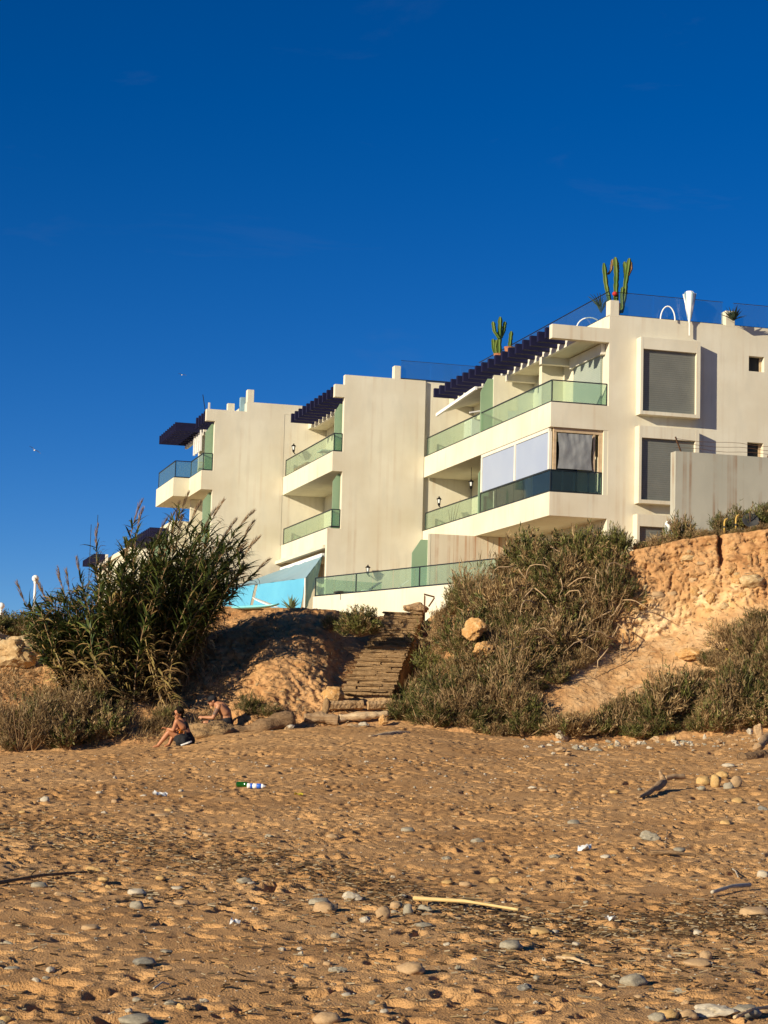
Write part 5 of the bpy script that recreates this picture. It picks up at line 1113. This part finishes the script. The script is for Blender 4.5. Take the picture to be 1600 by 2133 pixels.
body('body', mb, 'skin_tan', man); eyes(man, hc, f, up, sd)
mb = MB(); mb.ell(hc + up * 0.048 - f * 0.004, (0.092, 0.112, 0.092), 18, 12, rot=R_); mb.ell(hc - f * 0.05 + up * 0.0, (0.08, 0.07, 0.07), 12, 8, rot=R_)
capn = body('cap', mb, 'black_fabric', man, 0.012)
bv = []; 
for i in range(9):
    a = -1.1 + 2.2 * i / 8
    for rr, dz in ((0.09, 0.055), (0.185, 0.04)): bv.append(hc + f * (rr * cos(a)) + sd * (rr * 0.62 * sin(a)) + up * (dz - 0.012 * sin(a) ** 2))
bf = [(2 * i, 2 * i + 2, 2 * i + 3, 2 * i + 1) for i in range(8)]; nb = len(bv); bv2 = [p - up * 0.008 for p in bv]
MB().add(bv + bv2, bf + [tuple(nb + j for j in reversed(q)) for q in bf] + [(2 * i + 1, 2 * i + 3, nb + 2 * i + 3, nb + 2 * i + 1) for i in range(8)]).build('brim', M['black_fabric'], capn)
mb = MB(); capsule_chain(mb, [hip + Vector((0.03, 0, -0.03)), m_(473, 1500)], [0.165, 0.14])
for q in (-1, 1): capsule_chain(mb, [hip + Vector((0, .09 * q, -.01)), m_(440, 1507, 0.16 * q)], [0.115, 0.098])
body('shorts', mb, 'black_fabric', man, 0.014)
mb = MB(); s_ = m_(456, 1471, -0.175); e_ = m_(444, 1495, -0.20); capsule_chain(mb, [s_.lerp(e_, .25), s_.lerp(e_, .75)], [0.0615, 0.0535]); body('tattoo_sleeve', mb, 'tattoo', man, 0.01)
# person on the sand with raised knees
pw = on_sand(386, 1551); YW = pw.y; g1 = at(386, 1551, YW); wom = thing('person', 'person with dark curly hair sitting on the sand with knees raised', 'person', g1)
def w2(px, py, dy=0.0): return at(px, py, YW + dy) - g1
mb = MB(); hip = w2(389, 1541, 0.05); capsule_chain(mb, [hip, w2(387, 1528, .04), w2(382, 1515, .02), w2(376, 1505, 0)], [0.15, 0.12, 0.125, 0.10])
for q, sp in ((-1, (369, 1503)), (1, (381, 1500))): capsule_chain(mb, [w2(380, 1514, .06 * q), w2(*sp, 0.12 * q)], [0.09, 0.068])
capsule_chain(mb, [w2(375, 1502), w2(373, 1495)], [0.055, 0.05])
hc2 = w2(371, 1487); f2, up2, sd2, R2 = head(mb, hc2, Vector((-0.62, -0.75, -0.16)), 1.0)
for q, sp, el, wr, hd in ((-1, (367, 1505), (361, 1521), (350, 1518), (343, 1516)), (1, (383, 1501), (377, 1519), (358, 1521), (347, 1520))):
    sh = w2(*sp, -0.13 if q < 0 else 0.10); e_ = w2(*el, -0.2 if q < 0 else 0.0); w_ = w2(*wr, -0.16 if q < 0 else -0.08); capsule_chain(mb, [sh, e_, e_.lerp(w_, .3), w_], [0.052, 0.04, 0.04, 0.027])
    hand(mb, w_ + (w_ - e_).normalized() * 0.01, w2(*hd, -0.14) - w_, Vector((0, -.3, -1)), 0.95, 0.6)
for kn, an, ft, dy in (((352, 1525), (330, 1552), (320, 1556), -0.12), ((366, 1521), (353, 1550), (344, 1554), 0.1)):
    k_ = w2(*kn, dy); a_ = w2(*an, dy); capsule_chain(mb, [hip + Vector((-.05, dy * .6, .01)), k_], [0.10, 0.062]); capsule_chain(mb, [k_, k_.lerp(a_, .35), a_], [0.06, 0.056, 0.035]); capsule_chain(mb, [a_ + Vector((0, 0, -.01)), w2(*ft, dy - .03)], [0.036, 0.024])
body('body', mb, 'skin', wom); eyes(wom, hc2, f2, up2, sd2)
mb = MB(); mb.ell(hc2 + up2 * 0.045 - f2 * 0.03, (0.10, 0.105, 0.10), 16, 12, rot=R2); rnd = random.Random(2)
for k in range(26):
    a = rnd.uniform(0, 2 * pi); b_ = rnd.uniform(-.2, 1.2); v_ = sd2 * cos(a) * cos(b_) + f2 * (sin(a) * cos(b_) * .8 - .45) + up2 * (sin(b_) * .9 + .1); mb.ell(hc2 + up2 * .03 + v_.normalized() * 0.115, (0.042, 0.042, 0.042), 8, 6)
mb.ell(hc2 - f2 * 0.07 - up2 * 0.06, (0.075, 0.05, 0.08), 10, 8, rot=R2); body('hair', mb, 'hair', wom, 0.012)
mb = MB(); capsule_chain(mb, [hip + Vector((.02, 0.02, -.02)), w2(387, 1531, .05)], [0.172, 0.14]); capsule_chain(mb, [hip + Vector((0, .02, 0)), w2(372, 1533, 0.06)], [0.13, 0.1]); body('shorts', mb, 'black_fabric', wom, 0.014)
mb = MB(); capsule_chain(mb, [w2(382, 1515.5, .02), w2(381, 1513, .015)], [0.134, 0.132]); body('swim_top', mb, 'black_fabric', wom, 0.014)
p = w2(377, 1523, -0.2) + g1; o = rock('swim_bag', 'small orange pouch in the lap of the person on the sand', 'pouch', p, 0.14, 0.1, 'orange_fabric', 'round', 2, sink=0.5)
mb = MB(); gbp = on_sand(378, 1553); bg_ = thing('beach_bag', 'black beach bag on the sand beside the seated person', 'bag', gbp)
rb2 = rock_mesh(8.8, 3, 0.3); obj('bag_body', rb2, M['black_fabric'], bg_, loc=(0, 0, 0.11), scale=(0.33, 0.24, 0.27)); MB().tube([(-.1, 0, .24), (-.06, 0, .34), (.06, 0, .34), (.1, 0, .24)], 0.012, 6).build('handle', M['black_fabric'], bg_)
sn = on_sand(389, 1552); mb = MB()
for i in range(7): pass
so_ = []
for i in range(14):
    a = 2 * pi * i / 14; so_.append((0.13 * cos(a), 0.045 * sin(a) * (1.1 if cos(a) > 0 else 0.85)))
sl = prism(so_, 0, 0.025).build('sandal', M['plastic_white'], loc=sn + Vector((0, -.05, .03)), rot=(0, -0.35, 0.3)); tag(sl, 'white flip-flop on the sand beside the black bag', 'sandal')

# ------------------------------------------------------------------ gulls
def gull(label, px, py, Y, span, roll):
    e = thing('gull', label, 'bird', at(px, py, Y)); e.rotation_euler = (0, roll, 0.4)
    mb = MB(); mb.ell((0, 0, 0), (0.07, 0.2, 0.065), 10, 8); mb.ell((0, 0.2, 0.02), (0.045, 0.06, 0.045), 8, 6); mb.add([(-.04, -.18, 0), (.04, -.18, 0), (.07, -.34, 0), (-.07, -.34, 0), (0, -.18, .02)], [(0, 1, 2, 3), (4, 1, 0), (4, 2, 1), (4, 3, 2), (4, 0, 3)]); mb.build('body', M['gull_white'], e, smooth=True)
    MB().tube([(0, .25, .02), (0, .30, .01)], [0.014, 0.004], 6).build('beak', M['yellow_pipe'], e)
    for q in (-1, 1):
        pr_ = [(0.05, .1, .03, -.1), (0.28 * span, .14, .12, -.06), (0.55 * span, .04, .10, -.1), (0.8 * span, -.14, .04, -.18)]; vs = []
        for (x_, y1, z_, y0) in pr_: vs += [(q * x_, y1, z_), (q * x_, y0, z_), (q * x_, y1, z_ - .012), (q * x_, y0, z_ - .012)]
        fs = []
        for i in range(3):
            b_ = 4 * i; fs += [(b_, b_ + 1, b_ + 5, b_ + 4), (b_ + 2, b_ + 6, b_ + 7, b_ + 3), (b_, b_ + 4, b_ + 6, b_ + 2), (b_ + 1, b_ + 3, b_ + 7, b_ + 5)]
        MB().add(vs, fs + [(12, 13, 15, 14)]).build('wing', M['gull_grey'], e)
gull('gull gliding in the blue sky at far left', 72, 938, 190, 0.85, 0.5); gull('tiny distant gull above the left block', 379, 781, 260, 0.75, 0.1)

# ------------------------------------------------------------------ shrubs
GREENS = np.array([(0.10, 0.105, 0.028), (0.14, 0.145, 0.036), (0.075, 0.075, 0.024), (0.20, 0.185, 0.06)])
BROWNS = np.array([(0.25, 0.16, 0.07), (0.33, 0.22, 0.105), (0.17, 0.105, 0.045), (0.42, 0.30, 0.15)])
def blades(P, D, L, Wd, rs, col):
    """thin two-triangle blades"""
    n = len(P); D = D / np.linalg.norm(D, axis=1)[:, None]; R_ = rs.normal(size=(n, 3)); S = np.cross(D, R_); S /= np.maximum(np.linalg.norm(S, axis=1), 1e-6)[:, None]
    N = np.cross(S, D); mid_ = P + D * (L * 0.5)[:, None] + N * (L * 0.06)[:, None]; tip = P + D * L[:, None]
    V = np.stack([P, mid_ + S * (Wd * 0.5)[:, None], mid_ - S * (Wd * 0.5)[:, None], tip], 1).reshape(-1, 3)
    i = np.arange(n)[:, None] * 4; F = np.concatenate([i + np.array([[0, 1, 2]]), i + np.array([[1, 3, 2]])]); return V, F, np.repeat(col, 4, 0)
def shrub_mesh(seed, R_, H, nt, nb, green, bl=(0.05, 0.16), bwid=(0.010, 0.022)):
    rs = np.random.default_rng(seed)
    th = rs.uniform(0, 2 * pi, nt); rr = np.sqrt(rs.uniform(0.02, 1, nt)); hgt = np.sqrt(np.maximum(1 - rr ** 2, 0)) * rs.uniform(0.55, 1.08, nt)
    end = np.stack([R_ * rr * np.cos(th), R_ * rr * np.sin(th), H * (0.12 + 0.95 * hgt)], 1); end *= (0.82 + 0.36 * rs.random(nt))[:, None]
    st_ = np.stack([end[:, 0] * 0.25, end[:, 1] * 0.25, np.zeros(nt)], 1); mid_ = (st_ + end) / 2 + np.array([0, 0, 0.06 * H]) + rs.normal(size=(nt, 3)) * 0.05
    t_ = rs.uniform(0.3, 1.0, (nt, nb)); P = ((1 - t_) ** 2)[..., None] * st_[:, None] + (2 * t_ * (1 - t_))[..., None] * mid_[:, None] + (t_ ** 2)[..., None] * end[:, None]
    tan = 2 * (1 - t_)[..., None] * (mid_ - st_)[:, None] + 2 * t_[..., None] * (end - mid_)[:, None]; tan /= np.linalg.norm(tan, axis=2)[..., None]
    D = tan * 0.8 + rs.normal(size=P.shape) * 0.62 + np.array([0, 0, 0.35]); P = P + rs.normal(size=P.shape) * 0.015
    P = P.reshape(-1, 3); D = D.reshape(-1, 3); n = len(P)
    isg = np.repeat(rs.random(nt) < green, nb); c = np.where(isg[:, None], GREENS[rs.integers(0, 4, n)], BROWNS[rs.integers(0, 4, n)]) * rs.uniform(0.75, 1.25, n)[:, None]
    V, F, C_ = blades(P, D, rs.uniform(*bl, n), rs.uniform(*bwid, n), rs, c)
    mf = mesh_np('foliage', V, F, False, C_); mf.materials.append(M['leaf'])
    mb = MB()
    for k in range(0, nt, 2): mb.tube([st_[k] * 0.3, mid_[k], end[k]], [0.012, 0.007, 0.003], 3, cap=False)
    ms = mb.mesh('stems'); ms.materials.append(M['twig']); return mf, ms
SH = {}
for k in range(4):
    SH['green', k] = shrub_mesh(100 + k, 0.5, 0.6, 110, 30, 0.72); SH['mixed', k] = shrub_mesh(120 + k, 0.5, 0.55, 110, 30, 0.36); SH['dry', k] = shrub_mesh(140 + k, 0.5, 0.5, 90, 28, 0.06)
for k in range(3): SH['broad', k] = shrub_mesh(180 + k, 0.5, 0.6, 90, 26, 0.5, (0.05, 0.12), (0.02, 0.034)); SH['twiggy', k] = shrub_mesh(190 + k, 0.55, 0.75, 44, 14, 0.2, (0.06, 0.18), (0.008, 0.016))
SH['dense', 0] = shrub_mesh(160, 0.5, 0.55, 240, 34, 0.85, (0.05, 0.11), (0.012, 0.02)); SH['grass', 0] = shrub_mesh(170, 0.45, 0.5, 90, 26, 0.35, (0.1, 0.26), (0.01, 0.018)); SH['grass', 1] = shrub_mesh(171, 0.45, 0.5, 90, 26, 0.1, (0.1, 0.26), (0.01, 0.018))
RS = random.Random(41)
def shrub(label, kind, k, pos, sx, sz, group=None, name='shrub', cat='shrub'):
    mf, ms = SH[kind, k]; e = thing(name, label, cat, pos, RS.uniform(0, 6.28), group); e.scale = (sx, sx, sz)
    o = bpy.data.objects.new('foliage', mf); link(o, e); o['kind'] = 'stuff'; o = bpy.data.objects.new('stems', ms); link(o, e); o['kind'] = 'stuff'; return e
def in_poly(x, y, poly):
    c = False; n = len(poly)
    for i in range(n):
        x1, y1 = poly[i]; x2, y2 = poly[(i + 1) % n]
        if (y1 > y) != (y2 > y) and x < (x2 - x1) * (y - y1) / (y2 - y1) + x1: c = not c
    return c
def scatter(poly, gap, seed, most):
    r = random.Random(seed); xs = [p[0] for p in poly]; ys_ = [p[1] for p in poly]; out = []
    for _ in range(9000):
        x_ = r.uniform(min(xs), max(xs)); y_ = r.uniform(min(ys_), max(ys_))
        if in_poly(x_, y_, poly) and all((x_ - a) ** 2 + (y_ - b_) ** 2 > gap * gap for a, b_ in out): out.append((x_, y_))
        if len(out) >= most: break
    return out
M1 = [(925, 1290), (960, 1248), (1010, 1222), (1060, 1195), (1110, 1160), (1200, 1142), (1270, 1150), (1288, 1200), (1285, 1290), (1258, 1345), (1205, 1398), (1125, 1445), (1105, 1485), (1130, 1535), (1000, 1535), (930, 1520), (840, 1505), (825, 1480), (880, 1430), (905, 1350)]
M2 = [(1160, 1536), (1235, 1516), (1300, 1494), (1400, 1452), (1465, 1388), (1530, 1326), (1640, 1285), (1640, 1505), (1500, 1520), (1400, 1532), (1250, 1540)]
M3 = [(-30, 1520), (60, 1500), (110, 1455), (230, 1440), (280, 1470), (250, 1525), (190, 1556), (-30, 1566)]
def patch(v):                              # where the photograph's scrub is greener or drier
    return v
for j, (poly, gap, seed, most, lab, grp) in enumerate(((M1, 21, 1, 290, 'sea scrub bush in the thicket right of the steps', 'thicket right of the steps'), (M2, 21, 2, 190, 'sea scrub bush in the lower right thicket', 'thicket at lower right'), (M3, 24, 3, 60, 'scrub bush on the bank below the reeds', 'scrub below the reeds'))):
    for i, (px, py) in enumerate(scatter(poly, gap, seed, most)):
        n = float(fbm(px * 0.012, py * 0.012, 3.3 + j, 2)); p = on_bank(px, py)
        g = n + (0.25 if j == 0 and py < 1240 and px > 1040 else 0) + (0.3 if j == 0 and px < 900 else 0) + (-0.3 if j == 0 and px > 1180 and py > 1220 else 0) + (0.25 if py > 1500 else 0) + (0.15 if j == 1 and px > 1380 else -0.1 if j == 1 else 0)
        g += (-0.35 if j == 2 and py < 1530 else 0); kind = 'green' if g > 0.36 else 'dry' if g < -0.08 else 'mixed'
        s_ = 0.5 + 0.95 * RS.random() ** 1.6; kv = RS.randrange(4); u_ = RS.random()
        if u_ < 0.14: kind, kv = 'broad', kv % 3
        elif u_ < 0.30: kind, kv, s_ = 'twiggy', kv % 3, s_ * 1.15
        shrub({'green': 'green ', 'dry': 'dry brown ', 'mixed': 'half-dry ', 'broad': 'broad-leaved ', 'twiggy': 'thin twiggy '}[kind] + lab + (', near its top' if py < (1270, 1390, 1490)[j] else ', near its foot' if py > (1450, 1480, 1530)[j] else ', midway up'), kind, kv, p - Vector((0, 0, 0.06)), s_, s_ * RS.uniform(0.65, 1.5), grp)
# bushes with an outline of their own
ONE = [('dense dark green bush at the top left of the steps', 'dense', 0, (748, 1322), 50.7, 1.25, 1.3, None), ('grassy green bush behind the seated man in the cap', 'green', 1, (522, 1488), None, 0.85, 0.9, None), ('low tufted bush right of the grassy green bush', 'mixed', 2, (562, 1490), None, 0.7, 0.6, None),
       ('small grassy tuft above the head of the person on the sand', 'grass', 0, (352, 1500), None, 0.9, 0.8, None), ('dry grass tuft left of the person on the sand', 'grass', 1, (325, 1520), None, 0.8, 0.6, None), ('dry brown and green bush on the cliff top by the third window', 'mixed', 1, (1420, 1138), 50.9, 1.05, 1.5, None), ('dry bush trailing over the cliff lip', 'dry', 1, (1372, 1150), 50.6, 0.9, 0.9, None),
       ('leafy shrub behind the dark dish at the top right of the cliff', 'green', 3, (1560, 1108), 51.5, 1.2, 1.25, None), ('green shrub left of the yellow pipes on the cliff top', 'green', 2, (1505, 1110), 51.3, 0.75, 0.95, None), ('bushy shrub at the top right picture edge of the cliff', 'dense', 0, (1610, 1105), 51.6, 1.0, 1.3, None),
       ('dark green hedge bush behind the boulders at far left', 'dense', 0, (25, 1330), 58.0, 1.9, 1.4, None), ('dark green hedge bush at the left picture edge', 'dense', 0, (-25, 1335), 57.0, 1.7, 1.3, None), ('green hedge bush just left of the reeds', 'green', 0, (75, 1325), 57.0, 1.4, 1.0, None),
       ('dark bush under the top edge of the bank left of the steps', 'mixed', 0, (690, 1308), 52.0, 0.7, 0.7, None), ('green bush at the foot of the steps on the right', 'green', 3, (838, 1500), None, 0.9, 1.0, None), ('bush leaning over the ditch beside the steps', 'green', 0, (902, 1400), None, 1.1, 1.2, None),
       ('bush at the top of the thicket beside the handrail', 'green', 1, (965, 1255), None, 1.1, 1.4, None), ('shrub with grey-green leaves at the top right of the thicket', 'green', 2, (1285, 1150), None, 0.9, 1.25, None)]
for lab, kind, k, (px, py), Y, sx, sz, g in ONE:
    p = at(px, py, Y) if Y else on_bank(px, py); shrub(lab, kind, k, p - Vector((0, 0, 0.05)), sx, sz)
for i in range(16):
    px = RS.uniform(1330, 1600); py = np.interp(px, [1320, 1400, 1450, 1500, 1600], [1146, 1128, 1115, 1110, 1099]); p = on_bank(px, py); s_ = RS.uniform(0.3, 0.5)
    shrub('low tuft along the lip of the cliff', RS.choice(['mixed', 'grass', 'dry']) if False else RS.choice(['mixed', 'dry']), RS.randrange(4), p + Vector((0, 0.35, -0.05)), s_, s_, 'tufts along the cliff lip')
# bare branches trailing in the thicket beside the cliff
for i in range(44):
    px = RS.uniform(1060, 1310); py = RS.uniform(1150, 1380); a = on_bank(px, py); pts = [a + Vector((0, -0.45, 0.35))]; d = Vector((RS.uniform(-1, 1), -0.15, RS.uniform(-0.8, 0.3))).normalized()
    for k in range(5):
        pts.append(pts[-1] + d * RS.uniform(0.12, 0.26)); d = (d + Vector((RS.uniform(-.6, .6), RS.uniform(-.2, .1), RS.uniform(-.6, .15)))).normalized()
    o = MB().tube([p - pts[0] for p in pts], [0.02, 0.018, 0.015, 0.012, 0.009, 0.004], 6).build('bare_branch', M['bare_branch'], loc=pts[0], smooth=True); tag(o, 'bare twisted branch in the thicket beside the cliff', 'branch', 'bare branches beside the cliff')

# things by the cliff top
dsh = thing('dish', 'dark upturned dish lying among the cliff-top shrubs', 'dish', at(1563, 1095, 51.0)); mb = MB(); mb.lathe([(0.02, 0), (0.13, 0.02), (0.22, 0.07), (0.23, 0.08), (0.21, 0.08), (0.12, 0.035), (0.02, 0.015)], 20); o = mb.build('bowl', M['tyre_dark'], dsh, smooth=True); o.rotation_euler = (1.0, -0.5, 0.3); o.location = (0, 0, 0.1)
MB().tube([(0, 0, .1), (-.05, -.2, .35)], 0.015, 6).build('arm', M['rust_metal'], dsh)
for k, (px, py, h, lab) in enumerate(((1509, 1108, 0.36, 'short bent yellow pipe left on the cliff top'), (1533, 1105, 0.42, 'bent yellow pipe with a dark clamp on the cliff top'))):
    b0 = at(px, py, 50.3); e = thing('bent_pipe', lab, 'pipe', b0); MB().tube([(0, 0, -.15), (0, 0, h * .7), (0.02, 0, h * .9), (0.09, 0, h)], 0.025, 8).build('pipe', M['yellow_pipe'], e, smooth=True)
    MB().lathe([(0.032, h * .3), (0.032, h * .42)], 10).build('clamp', M['tyre_dark'], e)
bt = thing('white_canister', 'small white canister half hidden by the dry bush on the cliff top', 'canister', at(1392, 1098, 51.2)); MB().lathe([(0.08, -.25), (0.09, 0), (0.09, 0.1), (0.05, 0.16), (0.02, 0.17)], 12).build('body', M['plastic_white'], bt, smooth=True)

# ------------------------------------------------------------------ giant reeds
RG = np.array([(0.055, 0.08, 0.022), (0.08, 0.105, 0.026), (0.12, 0.14, 0.035), (0.038, 0.058, 0.018)]); RD = np.array([(0.26, 0.165, 0.065), (0.18, 0.11, 0.045), (0.11, 0.068, 0.03), (0.28, 0.21, 0.07)])
def strips(base, d0, L, w, rs, col, droop, seg=5):
    n = len(base); P = np.zeros((n, seg + 1, 3)); P[:, 0] = base; d = d0 / np.linalg.norm(d0, axis=1)[:, None]; side = np.cross(d, np.array([0, 0, 1.0])); side /= np.maximum(np.linalg.norm(side, axis=1), 1e-6)[:, None]
    for k in range(seg):
        P[:, k + 1] = P[:, k] + d * (L / seg)[:, None]; d = d - np.array([0, 0, 1.0]) * (droop * (k + 1) / seg)[:, None]; d /= np.linalg.norm(d, axis=1)[:, None]
    prof = np.array([0.55, 1.0, 0.95, 0.75, 0.45, 0.04])[:seg + 1]; off = side[:, None] * (w[:, None] * prof[None] * 0.5)[..., None]
    V = np.stack([P + off, P - off], 2).reshape(-1, 3); b_ = np.arange(n)[:, None] * (2 * (seg + 1)); F = []
    for k in range(seg): F.append(b_ + np.array([[2 * k, 2 * k + 1, 2 * k + 3, 2 * k + 2]]))
    return V, np.concatenate(F), np.repeat(col, 2 * (seg + 1), 0)
def cane_mesh(seed, L, dead=False):
    rs = np.random.default_rng(seed); n = 14; t_ = np.linspace(0, 1, n); cx = 0.17 * L * t_ ** 2.2; pts = np.stack([cx, 0.02 * L * np.sin(t_ * 3 + seed), L * t_], 1)
    mb = MB(); mb.tube(pts, list(0.016 * (1 - 0.7 * t_) + 0.002), 5, cap=False); ms = mb.mesh('cane', True)
    m_ = int(L * 30); tl = rs.uniform(0.10, 1.0, m_); base = np.stack([np.interp(tl, t_, pts[:, k]) for k in range(3)], 1); az = rs.uniform(0, 2 * pi, m_)
    up = rs.uniform(0.4, 1.5, m_); d = np.stack([np.cos(az) + 0.25, np.sin(az), up], 1)
    dry = rs.random(m_) < np.where(tl < 0.42, 0.85, 0.24) if not dead else np.ones(m_, bool)
    d[dry, 2] *= 0.5; col = np.where(dry[:, None], RD[rs.integers(0, 4, m_)], RG[rs.integers(0, 4, m_)]) * rs.uniform(0.75, 1.3, m_)[:, None]
    V, F, C_ = strips(base, d, rs.uniform(0.3, 0.66, m_), rs.uniform(0.028, 0.064, m_), rs, col, np.where(dry, rs.uniform(0.5, 1.1, m_), rs.uniform(0.15, 0.6, m_)))
    mf = mesh_np('leaves', V, F, True, C_); mf.materials.append(M['reed_leaf']); ms.materials.append(M['cane_dry'] if dead else M['twig'])
    # feathery plume at the tip
    k = 90; tp = rs.uniform(0, 1, k); ln = rs.uniform(0.10, 0.3); b0 = pts[-1] + np.stack([ln * tp ** 1.4, 0 * tp, 0.55 * tp], 1) - np.array([0, 0, 0.05]); az = rs.uniform(0, 2 * pi, k)
    d = np.stack([0.3 * np.cos(az) + 0.42, 0.3 * np.sin(az), np.full(k, 1.1)], 1); l = 0.20 * np.sin(pi * (0.15 + 0.8 * (1 - tp))) * rs.uniform(0.6, 1.3, k) + 0.04; colp = np.array([(0.34, 0.23, 0.13)]) * rs.uniform(0.5, 1.35, k)[:, None]
    Vp, Fp, Cp = blades(b0, d, l, np.full(k, 0.013), rs, colp); mp_ = mesh_np('plume', Vp, Fp, False, Cp); mp_.materials.append(M['plume'])
    return ms, mf, mp_
CANES = {L: [cane_mesh(int(L * 10) + 7 * k, L, False) for k in range(3)] for L in (1.4, 2.2, 3.0, 3.8, 4.6)}
DEADC = {L: [cane_mesh(500 + int(L * 10) + 7 * k, L, True) for k in range(2)] for L in (1.4, 2.2)}
reed = thing('giant_reed_clump', 'tall giant reed clump with feathery plumes leaning right on the left bank', 'reeds', on_bank(300, 1440))
g0 = Vector(reed.location)
def cane(bx, by, tx, ty, dyt, plume, dead=False, fwd=0.0):
    a = on_bank(bx, by) + Vector((0, -fwd, -0.1)); b_ = at(tx, ty, a.y + dyt); vec = b_ - a; L = vec.length; tab = DEADC if dead else CANES
    k = min(tab, key=lambda q: abs(q - L)); ms, mf, mp_ = RS.choice(tab[k]); s_ = L / k
    zax = vec.normalized(); xax = (Vector((1, 0, -0.2)) - zax * Vector((1, 0, -0.2)).dot(zax)).normalized(); yax = zax.cross(xax)
    # the cane bows towards its own x axis, so aim a little short
    rot = Matrix((xax, yax, zax)).transposed().to_quaternion() @ Quaternion((0, 1, 0), -0.17)
    o = bpy.data.objects.new('cane', ms); o.location = a - g0; o.rotation_mode = 'QUATERNION'; o.rotation_quaternion = rot; o.scale = (s_,) * 3; link(o, reed)
    c = bpy.data.objects.new('leaves', mf); link(c, o); c['kind'] = 'stuff'
    if plume: c = bpy.data.objects.new('plume', mp_); link(c, o)
PL = [(505, 1092), (498, 1065), (510, 1120), (528, 1160), (445, 1045), (428, 1062), (380, 1030), (368, 1050), (350, 1075), (282, 1052), (290, 1068), (400, 1055), (470, 1085), (415, 1090), (205, 1105), (135, 1190), (150, 1200), (102, 1215), (60, 1225), (330, 1090), (455, 1110), (485, 1130), (372, 1085), (172, 1165)]
def bx_of(tx): return 185 + (tx - 45) / 480 * 205
for tx, ty in PL:
    bx = bx_of(tx) + RS.uniform(-25, 25); by = np.interp(bx, [200, 300, 440], [1440, 1440, 1400]) - RS.uniform(0, 60); cane(bx, by, tx - 3, ty + 40, RS.uniform(-.5, .6), True)
TOPX = [40, 100, 150, 205, 280, 330, 400, 450, 500, 520]; TOPY = [1255, 1235, 1215, 1170, 1105, 1100, 1090, 1080, 1110, 1180]
for i in range(235):
    tx = RS.uniform(55, 515); top = np.interp(tx, TOPX, TOPY); ty = top + 15 + RS.random() ** 1.1 * (1350 - top) * 0.75; ty = min(ty, 1285 - (tx - 430) * 1.3) if tx > 430 else ty
    bx = bx_of(tx) + RS.uniform(-35, 35); by = np.interp(bx, [200, 300, 440], [1462, 1470, 1420]) - RS.uniform(0, 90); cane(bx, by, tx, ty, RS.uniform(-1.1, .5) if tx < 230 else RS.uniform(-.35, 1.0), False, fwd=RS.uniform(0, .3) if tx < 230 else 0)
for i in range(34):
    tx = RS.uniform(90, 360); ty = RS.uniform(1350, 1480); bx = 150 + (tx - 90) * 0.75 + RS.uniform(-20, 20); by = min(RS.uniform(1400, 1500), 1500); cane(bx + 20, by - 15, tx, ty - 30, RS.uniform(-.8, -.1), False, True)

# ------------------------------------------------------------------ dead grass, twigs and clods on the bare parts of the bank
rs = np.random.default_rng(91); V = []; F = []; Cc = []
pk = np.nonzero((_bpx > -60) & (_bpx < 730) & (_bpy > 1290) & (_bpy < 1560))[0]; pk = pk[rs.integers(0, len(pk), 2600)]
pk2 = np.nonzero((_bpx > 1150) & (_bpx < 1640) & (_bpy > 1150) & (_bpy < 1500))[0]; pk2 = pk2[rs.integers(0, len(pk2), 900)]
for q in np.concatenate([pk, pk2]): sliver(_bp[q] + np.array([0, -0.02, 0.02]), rs.uniform(0.04, 0.2), rs.uniform(0.006, 0.016), rs.uniform(0, pi), rs.normal() * 0.5, pal[rs.integers(6)] * 0.9)
tag(obj('bank_litter', mesh_np('bank_litter', np.array(V), np.array(F), False, np.array(Cc)), M['leaf']), 'dry straws and twigs lying over the bare earth bank', 'litter', kind='stuff')
n_ = 5200; pk = np.nonzero((_bpx > -60) & (_bpx < 470) & (_bpy > 1395) & (_bpy < 1545) & (fbm(_bpx * 0.015, _bpy * 0.02, 5.0, 2) > -0.15))[0]; pk = pk[rs.integers(0, len(pk), n_)]
D = rs.normal(size=(n_, 3)) * 0.45 + np.array([0.35, -0.3, 0.55]); c = BROWNS[rs.integers(0, 4, n_)] * rs.uniform(0.7, 1.2, n_)[:, None]
Vb, Fb, Cb = blades(_bp[pk] + np.array([0, 0.0, -0.02]), D, rs.uniform(0.12, 0.4, n_), rs.uniform(0.008, 0.018, n_), rs, c)
tag(obj('dead_grass', mesh_np('dead_grass', Vb, Fb, False, Cb), M['leaf']), 'matted dead grass on the bank around the reeds', 'grass', kind='stuff')

# fine gravel and shell chips all over the sand
rs = np.random.default_rng(123); N_ = 2100; gp = on_sand_arr(rs.uniform(-20, 1620, N_), 1575 + 555 * rs.random(N_) ** 1.35); gz = sand_z(gp[:, 0], gp[:, 1])
oc = np.array([(1, 0, 0), (-1, 0, 0), (0, 1, 0), (0, -1, 0), (0, 0, 1), (0, 0, -1)], float); of = np.array([(0, 2, 4), (2, 1, 4), (1, 3, 4), (3, 0, 4), (2, 0, 5), (1, 2, 5), (3, 1, 5), (0, 3, 5)])
r_ = rs.uniform(0.005, 0.014, N_) * np.clip(gp[:, 1] / 18, 0.7, 2.0); V = (oc[None] * rs.uniform(0.6, 1.4, (N_, 6, 1)) * r_[:, None, None] * np.array([1.3, 1.0, 0.7])) + np.stack([gp[:, 0], gp[:, 1], gz + 0.3 * r_], 1)[:, None]
gpal = np.array([(0.52, 0.46, 0.36), (0.34, 0.29, 0.22), (0.60, 0.55, 0.46), (0.24, 0.20, 0.15), (0.46, 0.32, 0.17)]); cc = gpal[rs.integers(0, 5, N_)]
tag(obj('sand_gravel', mesh_np('sand_gravel', V.reshape(-1, 3), (of[None] + 6 * np.arange(N_)[:, None, None]).reshape(-1, 3), True, np.repeat(cc, 6, 0)), M['leaf']), 'fine gravel and shell chips scattered all over the sand', 'gravel', kind='stuff')
